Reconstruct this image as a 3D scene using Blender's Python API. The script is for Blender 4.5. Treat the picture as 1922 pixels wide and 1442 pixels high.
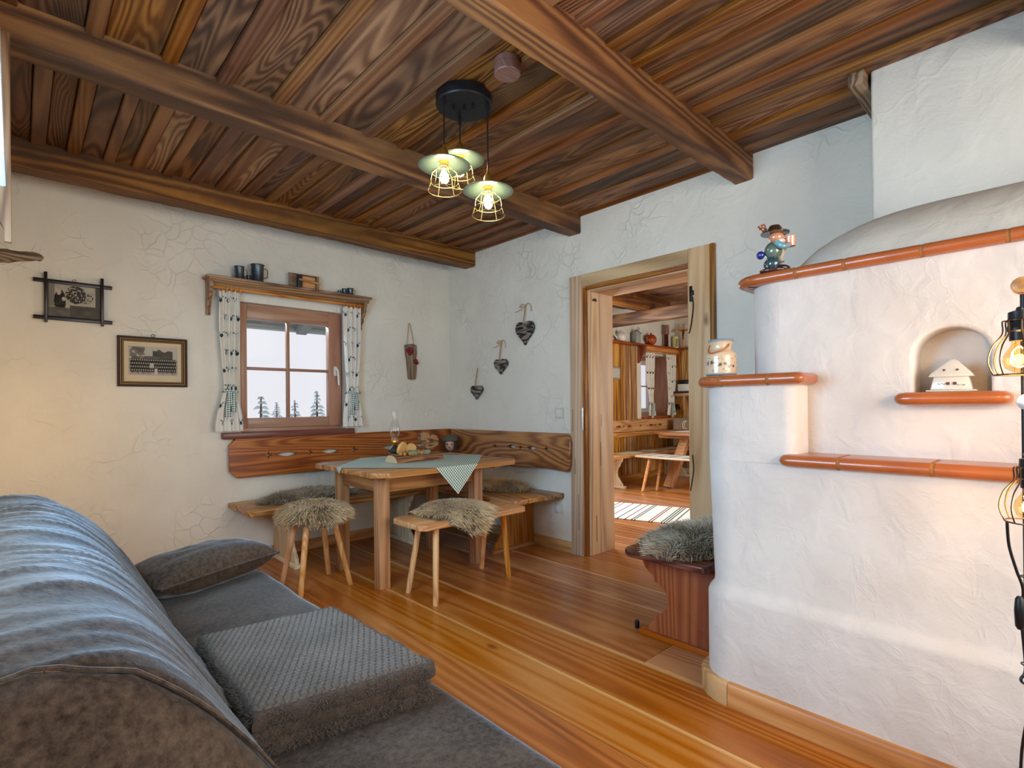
import bpy, bmesh, math, random
from math import sin, cos, pi, radians, sqrt, hypot, atan2, exp
from mathutils import Vector, Matrix, noise as mn

random.seed(7)
for o in list(bpy.data.objects):
    bpy.data.objects.remove(o)
SC = bpy.context.scene
COL = SC.collection

# ------------------------------------------------------------------ camera
H = 1.15
yaw, pitch, roll = radians(43.158), radians(.218), radians(-.534)
_f = Vector((sin(yaw) * cos(pitch), cos(yaw) * cos(pitch), sin(pitch)))
_r0 = Vector((cos(yaw), -sin(yaw), 0)); _u0 = _r0.cross(_f)
_r = _r0 * cos(roll) + _u0 * sin(roll); _u = _u0 * cos(roll) - _r0 * sin(roll)
cam = bpy.data.cameras.new('camera'); camo = bpy.data.objects.new('camera', cam); COL.objects.link(camo)
camo.matrix_world = Matrix(((_r.x, _u.x, -_f.x, 0), (_r.y, _u.y, -_f.y, 0), (_r.z, _u.z, -_f.z, H), (0, 0, 0, 1)))
cam.sensor_width = 36; cam.sensor_fit = 'HORIZONTAL'; cam.lens = 36 * 992.32 / 1922
cam.shift_x = -(963.57 - 961) / 1922; cam.shift_y = (758.34 - 721) / 1922
cam.clip_start = .01; cam.clip_end = 500
SC.camera = camo

# ------------------------------------------------------------------ world, daylight, exposure
SC.view_settings.view_transform = 'Standard'; SC.view_settings.look = 'None'
SC.view_settings.gamma = 1; SC.view_settings.use_curve_mapping = False
SC.view_settings.exposure = 0.0
SC.cycles.max_bounces = 8; SC.cycles.diffuse_bounces = 4; SC.cycles.glossy_bounces = 3; SC.cycles.transmission_bounces = 5; SC.cycles.transparent_max_bounces = 12
SC.cycles.caustics_reflective = False; SC.cycles.caustics_refractive = False; SC.cycles.adaptive_threshold = .035
w = bpy.data.worlds.new('sky'); SC.world = w; w.use_nodes = True
w.node_tree.nodes['Background'].inputs[0].default_value = (.93, .93, 1.0, 1)
w.node_tree.nodes['Background'].inputs[1].default_value = .95


def area(name, loc, direction, sx, sy, power, color, spread=180):
    l = bpy.data.lights.new(name, 'AREA'); l.shape = 'RECTANGLE'; l.size = sx; l.size_y = sy
    l.energy = power; l.color = color; l.spread = radians(spread)
    o = bpy.data.objects.new(name, l); COL.objects.link(o); o.location = loc
    o.rotation_euler = Vector(direction).to_track_quat('-Z', 'Y').to_euler()
    return o


# daylight from the front and an assumed left window; rear and kitchen lamps are added fill
area('assumed_left_window_light', (-.50, 1.55, 1.50), (1, .12, .02), 1.3, 1.0, 72, (.42, .70, 1.0))  # lamp for an unseen left window, assumed from the bluish light
area('rear_fill_light', (1.3, -1.33, 1.5), (0, 1, -.04), 1.7, 1.25, 56, (1.0, .96, .91))  # added neutral fill from behind the camera, at an unseen opening
area('daylight_front_window', (1.6, 4.54, 1.945), (0, -.75, -.65), .74, .16, 14, (.45, .72, 1.0))
area('kitchen_fill_light', (4.75, 4.66, 1.55), (0, -1, -.12), 1.5, 1.1, 85, (.93, .97, 1.0))  # added lamp at an out-of-view opening, brightens the kitchen
area('kitchen_rear_fill_light', (6.0, .36, 1.6), (0, 1, -.1), 1.6, 1.2, 60, (1, .97, .9))  # second added kitchen fill, from the unseen rear side


# added warm point light beyond the sofa end; its lamp is assumed, not built
_l = bpy.data.lights.new('assumed_warm_light', 'POINT'); _l.energy = 6; _l.color = (1, .62, .26); _l.shadow_soft_size = .08
_lo = bpy.data.objects.new('assumed_warm_light', _l); COL.objects.link(_lo); _lo.location = (-.12, 3.55, 1.05)


# ------------------------------------------------------------------ mesh helpers
class MB:
    def __init__(s): s.v = []; s.f = []; s.uv = {}; s.c = {}
    def add(s, vs, fs):
        b = len(s.v); s.v += [tuple(v) for v in vs]; s.f += [tuple(i + b for i in f) for f in fs]; return b
    def box(s, x0, x1, y0, y1, z0, z1):
        s.add([(x0, y0, z0), (x1, y0, z0), (x1, y1, z0), (x0, y1, z0), (x0, y0, z1), (x1, y0, z1), (x1, y1, z1), (x0, y1, z1)],
              [(0, 3, 2, 1), (4, 5, 6, 7), (0, 1, 5, 4), (1, 2, 6, 5), (2, 3, 7, 6), (3, 0, 4, 7)]); return s
    def beam(s, a, b, wx, wy, wx2=None, wy2=None, up=(0, 0, 1)):
        a = Vector(a); b = Vector(b); d = (b - a).normalized(); up = Vector(up)
        if abs(d.dot(up)) > .95: up = Vector((1, 0, 0))
        x = d.cross(up).normalized(); y = x.cross(d).normalized()
        wx2 = wx if wx2 is None else wx2; wy2 = wy if wy2 is None else wy2
        vs = []
        for p, p1, p2 in ((a, wx, wy), (b, wx2, wy2)):
            for i, j in ((-1, -1), (1, -1), (1, 1), (-1, 1)): vs.append(p + x * (i * p1 / 2) + y * (j * p2 / 2))
        s.add(vs, [(3, 2, 1, 0), (4, 5, 6, 7), (0, 1, 5, 4), (1, 2, 6, 5), (2, 3, 7, 6), (3, 0, 4, 7)]); return s
    def lathe(s, prof, c=(0, 0, 0), seg=24, axis='z', cap=True):
        vs = []; fs = []
        for r, h in prof:
            for k in range(seg):
                a = 2 * pi * k / seg; p = (r * cos(a), r * sin(a), h)
                if axis == 'x': p = (p[2], p[0], p[1])
                if axis == 'y': p = (p[1], p[2], p[0])
                vs.append((p[0] + c[0], p[1] + c[1], p[2] + c[2]))
        n = len(prof)
        for i in range(n - 1):
            for k in range(seg):
                k2 = (k + 1) % seg; fs.append((i * seg + k, i * seg + k2, (i + 1) * seg + k2, (i + 1) * seg + k))
        if cap:
            fs.append(tuple(reversed(range(seg)))); fs.append(tuple((n - 1) * seg + k for k in range(seg)))
        s.add(vs, fs); return s
    def tube(s, pts, r, seg=8, closed=False, cap=True):
        pts = [Vector(p) for p in pts]; n = len(pts)
        rs = r if isinstance(r, (list, tuple)) else [r] * n
        vs = []; fs = []; up = None
        for i, p in enumerate(pts):
            if closed: d = pts[(i + 1) % n] - pts[i - 1]
            else: d = pts[min(i + 1, n - 1)] - pts[max(i - 1, 0)]
            d.normalize()
            if up is None:
                up = Vector((0, 0, 1)) if abs(d.z) < .9 else Vector((1, 0, 0))
            x = d.cross(up).normalized(); y = x.cross(d).normalized(); up = y
            for k in range(seg):
                a = 2 * pi * k / seg; vs.append(p + (x * cos(a) + y * sin(a)) * rs[i])
        for i in range(n if closed else n - 1):
            j = (i + 1) % n
            for k in range(seg):
                k2 = (k + 1) % seg; fs.append((i * seg + k, i * seg + k2, j * seg + k2, j * seg + k))
        if cap and not closed:
            fs.append(tuple(reversed(range(seg)))); fs.append(tuple((n - 1) * seg + k for k in range(seg)))
        s.add(vs, fs); return s
    def ball(s, c, r, nu=16, nv=10):
        if not isinstance(r, (tuple, list)): r = (r, r, r)
        vs = [(c[0], c[1], c[2] - r[2])]; fs = []
        for i in range(1, nv):
            t = -pi / 2 + pi * i / nv
            for k in range(nu):
                a = 2 * pi * k / nu; vs.append((c[0] + r[0] * cos(t) * cos(a), c[1] + r[1] * cos(t) * sin(a), c[2] + r[2] * sin(t)))
        vs.append((c[0], c[1], c[2] + r[2])); L = len(vs) - 1
        for k in range(nu):
            k2 = (k + 1) % nu; fs.append((0, 1 + k2, 1 + k)); fs.append((L, L - nu + k, L - nu + k2))
            for i in range(nv - 2): fs.append((1 + i * nu + k, 1 + i * nu + k2, 1 + (i + 1) * nu + k2, 1 + (i + 1) * nu + k))
        s.add(vs, fs); return s
    def grid(s, fn, nu, nv, uv=False, col=None, wrap=False):
        b = len(s.v); vs = []; fs = []
        for j in range(nv + 1):
            for i in range(nu + (0 if wrap else 1)):
                u = i / nu; v = j / nv; vs.append(fn(u, v))
                k = b + len(vs) - 1
                if uv: s.uv[k] = (u, v)
                if col: s.c[k] = col(u, v)
        W = nu if wrap else nu + 1
        for j in range(nv):
            for i in range(nu):
                i2 = (i + 1) % W; fs.append((j * W + i, j * W + i2, (j + 1) * W + i2, (j + 1) * W + i))
        s.add(vs, fs); return s
    def prism(s, poly, a0, a1, axis='x'):
        """poly: list of 2D points. axis x -> (y,z), y -> (x,z), z -> (x,y)"""
        def mk(p, a): return {'x': (a, p[0], p[1]), 'y': (p[0], a, p[1]), 'z': (p[0], p[1], a)}[axis]
        n = len(poly); vs = [mk(p, a0) for p in poly] + [mk(p, a1) for p in poly]
        fs = [tuple(reversed(range(n))), tuple(range(n, 2 * n))] + [(i, (i + 1) % n, n + (i + 1) % n, n + i) for i in range(n)]
        s.add(vs, fs); return s
    def loft(s, rings, cap=True):
        n = len(rings[0]); vs = [p for r in rings for p in r]; fs = []
        for i in range(len(rings) - 1):
            for k in range(n):
                k2 = (k + 1) % n; fs.append((i * n + k, i * n + k2, (i + 1) * n + k2, (i + 1) * n + k))
        if cap:
            fs.append(tuple(reversed(range(n)))); fs.append(tuple((len(rings) - 1) * n + k for k in range(n)))
        s.add(vs, fs); return s
    def holed(s, loops, depth, fn, bevel=0.0):
        """flat board outline with holes; fn maps (a, b, c) to space, c in +-depth/2"""
        cu = bpy.data.curves.new('tmp', 'CURVE'); cu.dimensions = '2D'; cu.fill_mode = 'BOTH'
        for lp in loops:
            sp = cu.splines.new('POLY'); sp.points.add(len(lp) - 1); sp.use_cyclic_u = True
            for p, q in zip(sp.points, lp): p.co = (q[0], q[1], 0, 1)
        cu.extrude = depth / 2 - bevel; cu.bevel_depth = bevel; cu.bevel_resolution = 2
        if bevel: cu.offset = -bevel
        ob = bpy.data.objects.new('tmp', cu); COL.objects.link(ob)
        me = bpy.data.meshes.new_from_object(ob)
        s.add([fn(*v.co) for v in me.vertices], [tuple(p.vertices) for p in me.polygons])
        bpy.data.objects.remove(ob); bpy.data.curves.remove(cu); bpy.data.meshes.remove(me)
        return s
    def xf(s, M):
        s.v = [tuple(M @ Vector(v)) for v in s.v]; return s


ORG = {}


def thing(name, label, cat, loc=(0, 0, 0), rotz=0, group=None):
    o = bpy.data.objects.new(name, None); o.empty_display_size = .05; COL.objects.link(o)
    o.location = loc; o.rotation_euler = (0, 0, rotz); o['label'] = label; o['category'] = cat
    if group: o['group'] = group
    ORG[o.name] = Vector((0, 0, 0)); return o


def obj(name, mb, mat, parent=None, bevel=0.0, bseg=2, smooth=35, kind=None, label=None):
    """parts are written in their thing's own frame; world frame when top-level"""
    xs = [v[0] for v in mb.v]; ys = [v[1] for v in mb.v]; zs = [v[2] for v in mb.v]
    org = Vector(((min(xs) + max(xs)) / 2, (min(ys) + max(ys)) / 2, (min(zs) + max(zs)) / 2))
    me = bpy.data.meshes.new(name)
    me.from_pydata([(v[0] - org.x, v[1] - org.y, v[2] - org.z) for v in mb.v], [], mb.f)
    if mb.uv:
        l = me.uv_layers.new(name='UVMap')
        for lp in me.loops: l.data[lp.index].uv = mb.uv.get(lp.vertex_index, (0, 0))
    if mb.c:
        a = me.color_attributes.new('Col', 'FLOAT_COLOR', 'POINT')
        for k in range(len(me.vertices)):
            c = mb.c.get(k, (1, 1, 1)); a.data[k].color = (c[0], c[1], c[2], 1)
    if not mb.uv and not mb.c:
        bm = bmesh.new(); bm.from_mesh(me)
        bmesh.ops.recalc_face_normals(bm, faces=bm.faces)
        if bevel:
            ed = [e for e in bm.edges if len(e.link_faces) == 2 and e.calc_face_angle(0) > radians(28)]
            bmesh.ops.bevel(bm, geom=ed, offset=bevel, segments=bseg, affect='EDGES', profile=.5, clamp_overlap=True)
        bm.to_mesh(me); bm.free()
    if smooth:
        me.polygons.foreach_set('use_smooth', [True] * len(me.polygons)); me.set_sharp_from_angle(angle=radians(smooth))
    me.update()
    if isinstance(mat, bpy.types.Material): me.materials.append(mat)
    o = bpy.data.objects.new(name, me); COL.objects.link(o)
    ORG[o.name] = org
    if parent is not None:
        o.parent = parent; o.location = org - ORG[parent.name]
    else: o.location = org
    if kind: o['kind'] = kind
    if label: o['label'] = label
    return o


def tag(o, label, cat, group=None):
    o['label'] = label; o['category'] = cat
    if group: o['group'] = group
    return o


def dup_part(o, parent, delta):
    """another piece with the same mesh, moved by delta inside its thing"""
    c = o.copy(); COL.objects.link(c); c.parent = parent; c.location = o.location + Vector(delta)
    ORG[c.name] = ORG[o.name] + Vector(delta); return c


def arc(cx, cy, r, a0, a1, n=8): return [(cx + r * cos(radians(a0 + (a1 - a0) * i / n)), cy + r * sin(radians(a0 + (a1 - a0) * i / n))) for i in range(n + 1)]


def catmull(pts, n=6, closed=False):
    P = [Vector(p) for p in pts]; out = []; N = len(P)
    for i in range(N if closed else N - 1):
        if closed: p0, p1, p2, p3 = P[i - 1], P[i], P[(i + 1) % N], P[(i + 2) % N]
        else: p0, p1, p2, p3 = P[max(i - 1, 0)], P[i], P[i + 1], P[min(i + 2, N - 1)]
        for k in range(n):
            t = k / n; out.append(.5 * ((2 * p1) + (p2 - p0) * t + (2 * p0 - 5 * p1 + 4 * p2 - p3) * t * t + (3 * p1 - p0 - 3 * p2 + p3) * t ** 3))
    if not closed: out.append(P[-1])
    return [tuple(p) for p in out]


# ------------------------------------------------------------------ materials
def lin(h):
    h = h.lstrip('#'); c = [int(h[i:i + 2], 16) / 255 for i in (0, 2, 4)]
    return tuple((x / 12.92 if x <= .04045 else ((x + .055) / 1.055) ** 2.4) for x in c) + (1,)


class NT:
    def __init__(s, name):
        s.m = bpy.data.materials.new(name); s.m.use_nodes = True; s.t = s.m.node_tree
        s.b = s.t.nodes['Principled BSDF']; s.out = s.t.nodes['Material Output']
    def n(s, t, **k):
        nd = s.t.nodes.new(t)
        for a, v in k.items():
            if a.startswith('i_'):
                key = a[2:].replace('_', ' ')
                nd.inputs[int(key) if key.isdigit() else key].default_value = v
            else: setattr(nd, a, v)
        return nd
    def l(s, a, b): s.t.links.new(a, b)
    def math(s, op, a, b=None, c=None, clamp=False):
        nd = s.n('ShaderNodeMath', operation=op); nd.use_clamp = clamp
        for i, x in enumerate((a, b, c)):
            if x is None: continue
            if isinstance(x, (int, float)): nd.inputs[i].default_value = x
            else: s.l(x, nd.inputs[i])
        return nd.outputs[0]
    def ramp(s, fac, stops, interp='LINEAR'):
        nd = s.n('ShaderNodeValToRGB'); e = nd.color_ramp.elements; nd.color_ramp.interpolation = interp
        while len(e) < len(stops): e.new(.5)
        for el, (p, c) in zip(e, stops):
            el.position = p; el.color = c if isinstance(c, tuple) and len(c) == 4 else ((c, c, c, 1) if isinstance(c, (int, float)) else lin(c))
        s.l(fac, nd.inputs[0]); return nd.outputs[0]
    def mix(s, fac, a, b, mode='MIX'):
        nd = s.n('ShaderNodeMix', data_type='RGBA', blend_type=mode)
        for sock, x in ((nd.inputs[0], fac), (nd.inputs[6], a), (nd.inputs[7], b)):
            if isinstance(x, (int, float)): sock.default_value = x
            elif isinstance(x, tuple): sock.default_value = x
            elif isinstance(x, str): sock.default_value = lin(x)
            else: s.l(x, sock)
        return nd.outputs[2]
    def noise(s, vec, scale, detail=2, rough=.5, dist=0):
        nd = s.n('ShaderNodeTexNoise'); nd.inputs['Scale'].default_value = scale; nd.inputs['Detail'].default_value = detail
        nd.inputs['Roughness'].default_value = rough; nd.inputs['Distortion'].default_value = dist
        if vec is not None: s.l(vec, nd.inputs['Vector'])
        return nd.outputs['Fac']
    def obj(s): return s.n('ShaderNodeTexCoord').outputs['Object']
    def bump(s, h, strength, dist=.01):
        nd = s.n('ShaderNodeBump'); nd.inputs['Strength'].default_value = strength; nd.inputs['Distance'].default_value = dist
        s.l(h, nd.inputs['Height']); s.l(nd.outputs[0], s.b.inputs['Normal']); return nd
    def base(s, c):
        if isinstance(c, (tuple,)): s.b.inputs['Base Color'].default_value = c
        elif isinstance(c, str): s.b.inputs['Base Color'].default_value = lin(c)
        else: s.l(c, s.b.inputs['Base Color'])
    def p(s, **k):
        for a, v in k.items(): s.b.inputs[a.replace('_', ' ')].default_value = v
        return s


MC = {}


def wood(name, dark, mid, light, axis='x', flat=None, hue=.014, sap=None, K=34, low=3.2, stretch=.10, rough=.5, contrast=1.0, knots=.5, grey=None, greyamt=0, var=.25, bump=.25, coat=0, spec=.4):
    key = name + axis
    if key in MC: return MC[key]
    m = NT(key); v = m.obj()
    rnd = m.n('ShaderNodeObjectInfo').outputs['Random']
    off = m.n('ShaderNodeCombineXYZ'); m.l(m.math('MULTIPLY', rnd, 41.3), off.inputs[0]); m.l(m.math('MULTIPLY', rnd, 23.7), off.inputs[1]); m.l(m.math('MULTIPLY', rnd, 61.1), off.inputs[2])
    ad = m.n('ShaderNodeVectorMath', operation='ADD'); m.l(v, ad.inputs[0]); m.l(off.outputs[0], ad.inputs[1])
    def mp(st, sc=1, fl=None):
        nd = m.n('ShaderNodeMapping'); s3 = [sc, sc, sc]; s3['xyz'.index(axis)] = st * sc
        if fl: s3['xyz'.index(fl)] = 0
        nd.inputs['Scale'].default_value = s3; nd.inputs['Scale'].default_value = s3
        m.l(ad.outputs[0], nd.inputs['Vector']); return nd.outputs[0]
    n1 = m.noise(mp(stretch), low, 2.5, .42, .35)
    rings = m.math('MULTIPLY_ADD', m.math('SINE', m.math('MULTIPLY', n1, K * 2)), .5, .5)
    fib = m.noise(mp(.02), 170, 3, .6)
    big = m.noise(mp(.35), 2.1, 3, .5)
    fac = m.math('ADD', m.math('ADD', m.math('MULTIPLY', rings, .42 * contrast), m.math('MULTIPLY', fib, .30)), m.math('MULTIPLY', big, .62 - .20 * (contrast - 1)))
    c = m.ramp(fac, [(.28, dark), (.56, mid), (.92, light)])
    if grey:
        g = m.noise(mp(.3), 3.1, 4, .62); c = m.mix(m.math('MULTIPLY', m.ramp(g, [(.42, 0.), (.64, 1.)]), greyamt), c, grey)
    if knots:
        vo = m.n('ShaderNodeTexVoronoi', feature='F1'); vo.inputs['Scale'].default_value = 3.4; m.l(mp(.42, 1, flat), vo.inputs['Vector'])
        kk = m.ramp(m.math('ADD', vo.outputs['Distance'], m.math('MULTIPLY', m.noise(mp(1), 40, 2), .03)), [(.05, 1.), (.10, .0)])
        c = m.mix(m.math('MULTIPLY', kk, knots), c, dark if isinstance(dark, tuple) else lin(dark))
    if sap:
        gx = m.n('ShaderNodeSeparateXYZ'); m.l(m.n('ShaderNodeTexCoord').outputs['Generated'], gx.inputs[0])
        e = m.math('ADD', gx.outputs[0], m.math('MULTIPLY_ADD', m.noise(mp(.1), 5, 2), .10, -.05))
        on = m.math('GREATER_THAN', m.math('FRACT', m.math('MULTIPLY', rnd, 5.77)), .45)
        c = m.mix(m.math('MULTIPLY', m.math('MULTIPLY', m.ramp(e, [(.90, 0.), (.95, 1.)]), on), .75), c, sap)
    hs = m.n('ShaderNodeHueSaturation'); m.l(c, hs.inputs['Color'])
    m.l(m.math('MULTIPLY_ADD', rnd, var, 1 - var / 2), hs.inputs['Value'])
    r2 = m.math('FRACT', m.math('MULTIPLY', rnd, 7.31)); m.l(m.math('MULTIPLY_ADD', r2, hue, .5 - hue / 2), hs.inputs['Hue'])
    m.l(m.math('MULTIPLY_ADD', m.math('FRACT', m.math('MULTIPLY', rnd, 13.7)), .25, .86), hs.inputs['Saturation'])
    m.base(hs.outputs[0])
    m.l(m.math('MULTIPLY_ADD', fib, .22, rough - .11), m.b.inputs['Roughness'])
    m.b.inputs['Specular IOR Level'].default_value = spec
    m.bump(m.math('ADD', m.math('MULTIPLY', rings, .5), fib), bump, .002)
    if coat: m.b.inputs['Coat Weight'].default_value = coat; m.b.inputs['Coat Roughness'].default_value = .18
    MC[key] = m.m; return m.m


def ceilwood(ax): return wood('ceiling_board', '#221309', '#694022', '#9e7043', ax, K=120, low=3.2, stretch=.12, rough=.55, contrast=.8, knots=.6, grey='#332820', greyamt=.75, var=.6, bump=.35, flat='z')
def battenwood(ax): return wood('ceiling_batten', '#40230e', '#744521', '#9a6a3b', ax, K=60, low=3.4, stretch=.05, rough=.5, contrast=.55, knots=.4, var=.4, bump=.2)
def beamwood(ax): return wood('beam_wood', '#241108', '#6b3d17', '#9c672e', ax, K=70, low=2.6, stretch=.05, grey='#3a2414', greyamt=.7, rough=.6, knots=.7, var=.1, bump=.5)
def floorwood(ax): return wood('floor_larch', '#743c19', '#a8632f', '#c28852', ax, K=90, low=2.2, stretch=.05, rough=.32, contrast=.6, knots=.9, var=.22, bump=.05, coat=.3, flat='z', hue=.003, sap='#dcb27c')
def tablewood(ax): return wood('old_spruce', '#643a1c', '#a8713f', '#cb9a66', ax, K=50, low=4, stretch=.05, rough=.5, contrast=.6, knots=.9, var=.2)
def benchwood(ax): return wood('bench_wood', '#4d2a12', '#9a683a', '#c79860', ax, K=60, low=4, rough=.42, knots=.7, var=.2)
def backwood(ax): return wood('backrest_wood', '#4a2410', '#8f5126', '#b4743c', ax, K=78, low=3.4, rough=.3, knots=.95, var=.08, bump=.12, coat=.1 if ax == 'x' else .6, flat='y' if ax == 'x' else 'x')
def stoolwood(ax): return wood('stool_wood', '#9a5523', '#c98845', '#e3b173', ax, K=48, low=5, rough=.42, contrast=.7, knots=.5, var=.12, bump=.1)
def doorwood(ax): return wood('door_spruce', '#8a6743', '#cba67b', '#e8cda6', ax, K=54, low=3, stretch=.05, rough=.5, contrast=.6, knots=.95, var=.14, bump=.12, flat='x' if ax != 'x' else 'y')
def dooredge(ax): return wood('door_edge', '#5b3413', '#8f5a27', '#ad7639', ax, K=54, low=3, rough=.5, knots=.6, var=.08, bump=.12)
def basewood(ax): return wood('baseboard_wood', '#8a5526', '#bd8446', '#d5a468', ax, K=54, low=3, rough=.42, contrast=.7, knots=.7, var=.12, bump=.1)
def palewood(ax): return wood('pale_pine', '#a98a62', '#d8c4a0', '#eadcbf', ax, K=48, low=4, rough=.6, contrast=.6, knots=.8, var=.15, bump=.15)
def panelwood(ax): return wood('panel_wood', '#63380f', '#b27c38', '#e0b26c', ax, K=48, low=4, stretch=.06, rough=.5, contrast=.8, knots=.7, var=.5, bump=.12)
def winwood(ax): return wood('window_wood', '#8a5a42', '#b08064', '#c79b80', ax, K=42, low=4, rough=.35, contrast=.4, knots=.2, var=.06, bump=.05)
def sillwood(ax): return wood('sill_wood', '#3d1c16', '#6a3528', '#84483a', ax, K=42, low=4, rough=.3, contrast=.5, knots=.3, var=.06, bump=.05)
def shelfwood(ax): return wood('shelf_wood', '#4f3420', '#8a6443', '#ad8a66', ax, K=54, low=5, rough=.6, knots=.6, var=.1)
def redwood(ax): return wood('stove_bench_wood', '#5c250c', '#8d4218', '#ac5c27', ax, K=66, low=4, stretch=.05, rough=.35, contrast=.8, knots=.2, var=.08, bump=.08)
def darkwood(ax): return wood('dark_bench_wood', '#1d0a06', '#4f2013', '#7a3a22', ax, K=54, low=5, rough=.25, knots=.5, var=.08, bump=.1)
def greywood(ax): return wood('weathered_wood', '#3b2c20', '#75604a', '#a08a6e', ax, K=66, low=6, rough=.75, knots=.5, var=.1, bump=.6)


def plaster(name, col, col2, ridge=1.0, scale=1.0, strength=.8):
    m = NT(name); v = m.obj()
    n0 = m.noise(v, 2.3 * scale, 4, .55); n1 = m.noise(v, 7 * scale, 3, .5, .6)
    dv = m.n('ShaderNodeVectorMath', operation='MULTIPLY_ADD'); nz = m.n('ShaderNodeTexNoise'); nz.inputs['Scale'].default_value = 4 * scale; m.l(v, nz.inputs['Vector'])
    m.l(nz.outputs['Color'], dv.inputs[0]); dv.inputs[1].default_value = (.34, .34, .34); m.l(v, dv.inputs[2])
    vo = m.n('ShaderNodeTexVoronoi', feature='DISTANCE_TO_EDGE'); vo.inputs['Scale'].default_value = 8.5 * scale; m.l(dv.outputs[0], vo.inputs['Vector'])
    rid = m.ramp(vo.outputs['Distance'], [(.0, 1.), (.075, 0.)])
    msk = m.ramp(m.noise(v, 3.1 * scale, 2), [(.47, 0.), (.62, 1.)])
    r = m.math('MULTIPLY', rid, msk)
    fine = m.noise(v, 120 * scale, 3, .6)
    h = m.math('ADD', m.math('ADD', m.math('MULTIPLY', r, .24 * ridge), m.math('MULTIPLY', n1, .8)), m.math('MULTIPLY', fine, .07))
    m.base(m.mix(m.ramp(n0, [(.3, 0.), (.7, 1.)]), lin(col), lin(col2)))
    m.p(Roughness=.85); m.b.inputs['Specular IOR Level'].default_value = .2
    m.bump(h, strength, .018)
    return m.m


def simple(name, col, rough=.5, metal=0, noise_amt=.0, nscale=30, bump=0, spec=.5, **k):
    if name in MC: return MC[name]
    m = NT(name)
    if noise_amt:
        c = lin(col); nn = m.noise(m.obj(), nscale, 3)
        m.base(m.mix(nn, tuple(max(0, x * (1 - noise_amt)) for x in c[:3]) + (1,), tuple(min(1, x * (1 + noise_amt)) for x in c[:3]) + (1,)))
        if bump: m.bump(nn, bump, .004)
    else: m.base(col)
    m.p(Roughness=rough, Metallic=metal); m.b.inputs['Specular IOR Level'].default_value = spec
    for a, v in k.items(): m.b.inputs[a.replace('_', ' ')].default_value = v
    MC[name] = m.m; return m.m


def attrmat(name, rough=.6, **k):
    if name in MC: return MC[name]
    m = NT(name); a = m.n('ShaderNodeAttribute', attribute_name='Col'); m.l(a.outputs['Color'], m.b.inputs['Base Color']); m.p(Roughness=rough)
    for q, v in k.items(): m.b.inputs[q.replace('_', ' ')].default_value = v
    MC[name] = m.m; return m.m


def glassmat(name, col=(1, 1, 1, 1), rough=.0, clear=.9):
    """thin pane: mostly clear with a reflective share"""
    if name in MC: return MC[name]
    m = NT(name); t = m.n('ShaderNodeBsdfTransparent'); t.inputs[0].default_value = col
    g = m.n('ShaderNodeBsdfGlossy'); g.inputs['Roughness'].default_value = .03
    lw = m.n('ShaderNodeLayerWeight'); lw.inputs[0].default_value = 1 - clear
    mx = m.n('ShaderNodeMixShader'); m.l(m.math('MULTIPLY_ADD', lw.outputs['Facing'], .5, .03), mx.inputs[0]); m.l(t.outputs[0], mx.inputs[1]); m.l(g.outputs[0], mx.inputs[2]); m.l(mx.outputs[0], m.out.inputs[0])
    MC[name] = m.m; return m.m


def emit(name, col, strength):
    m = NT(name); m.base((0, 0, 0, 1)); m.b.inputs['Emission Color'].default_value = lin(col); m.b.inputs['Emission Strength'].default_value = strength
    return m.m


WALL = plaster('wall_plaster', '#e9e4d7', '#dcd7ca')
STOVEP = plaster('stove_plaster', '#d9d0c8', '#ccc1b7', ridge=.2, scale=1.5, strength=.55)
DOMEP = plaster('stove_dome_plaster', '#d8d0c0', '#c4bdb0', ridge=.1, scale=1.0)
BLACK = simple('black_metal', '#16161a', .4, .3)
IRON = simple('dark_iron', '#2a2622', .5, .6)
BRASS = simple('brass', '#b98d3c', .3, .9)
STEEL = simple('steel', '#b9bcc0', .3, .9)
STRING = simple('jute_string', '#b58a5a', .9)
TERRA = simple('terracotta_glaze', '#a65a2e', .28, 0, .22, 14, .1, Coat_Weight=.35)
MORTAR = simple('tile_mortar', '#a8703c', .8, 0, .2, 40)
WHITEPL = simple('white_plastic', '#dcdcd6', .35)

# ------------------------------------------------------------------ the room shell
XD, YW, ZC = 3.15, 4.29, 2.60
XL, YR = -.18, -1.2
WX0, WX1, WZ0, WZ1 = 1.22, 2.05, .965, 1.955          # front window hole
DY0, DY1, DZ = 1.69, 2.57, 2.045                       # door hole


def struct(name, mb, mat, **k): return obj(name, mb, mat, kind='structure', **k)


def wallbox(name, axis, c0, c1, u0, u1, z0, z1, holes, mat):
    """wall slab with rectangular openings; axis x: slab between x=c0..c1, u is y"""
    m = MB(); us = sorted({u0, u1} | {h[0] for h in holes} | {h[1] for h in holes})
    for a, b in zip(us, us[1:]):
        cuts = sorted([(h[2], h[3]) for h in holes if h[0] <= a and h[1] >= b]); z = z0
        for p, q in cuts + [(z1, z1)]:
            if p > z:
                if axis == 'x': m.box(c0, c1, a, b, z, p)
                else: m.box(a, b, c0, c1, z, p)
            z = q
    return struct(name, m, mat, smooth=0)


wallbox('wall_front', 'y', YW, YW + .34, XL - .3, XD + .02, 0, ZC + .1, [(WX0, WX1, WZ0, WZ1)], WALL)
wallbox('wall_right', 'x', XD, XD + .32, YR, YW + .34, 0, ZC + .1, [(DY0, DY1, 0, DZ)], WALL)
wallbox('wall_left', 'x', XL - .3, XL, YR - .3, YW, 0, ZC + .1, [(.9, 2.2, .98, 1.98)], WALL)  # opening assumed, out of view, for the left window light
wallbox('wall_rear', 'y', YR - .3, YR, XL, XD + .02, 0, ZC + .1, [(.4, 2.2, .85, 2.15)], WALL)  # unseen opening added for the rear fill light

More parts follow.
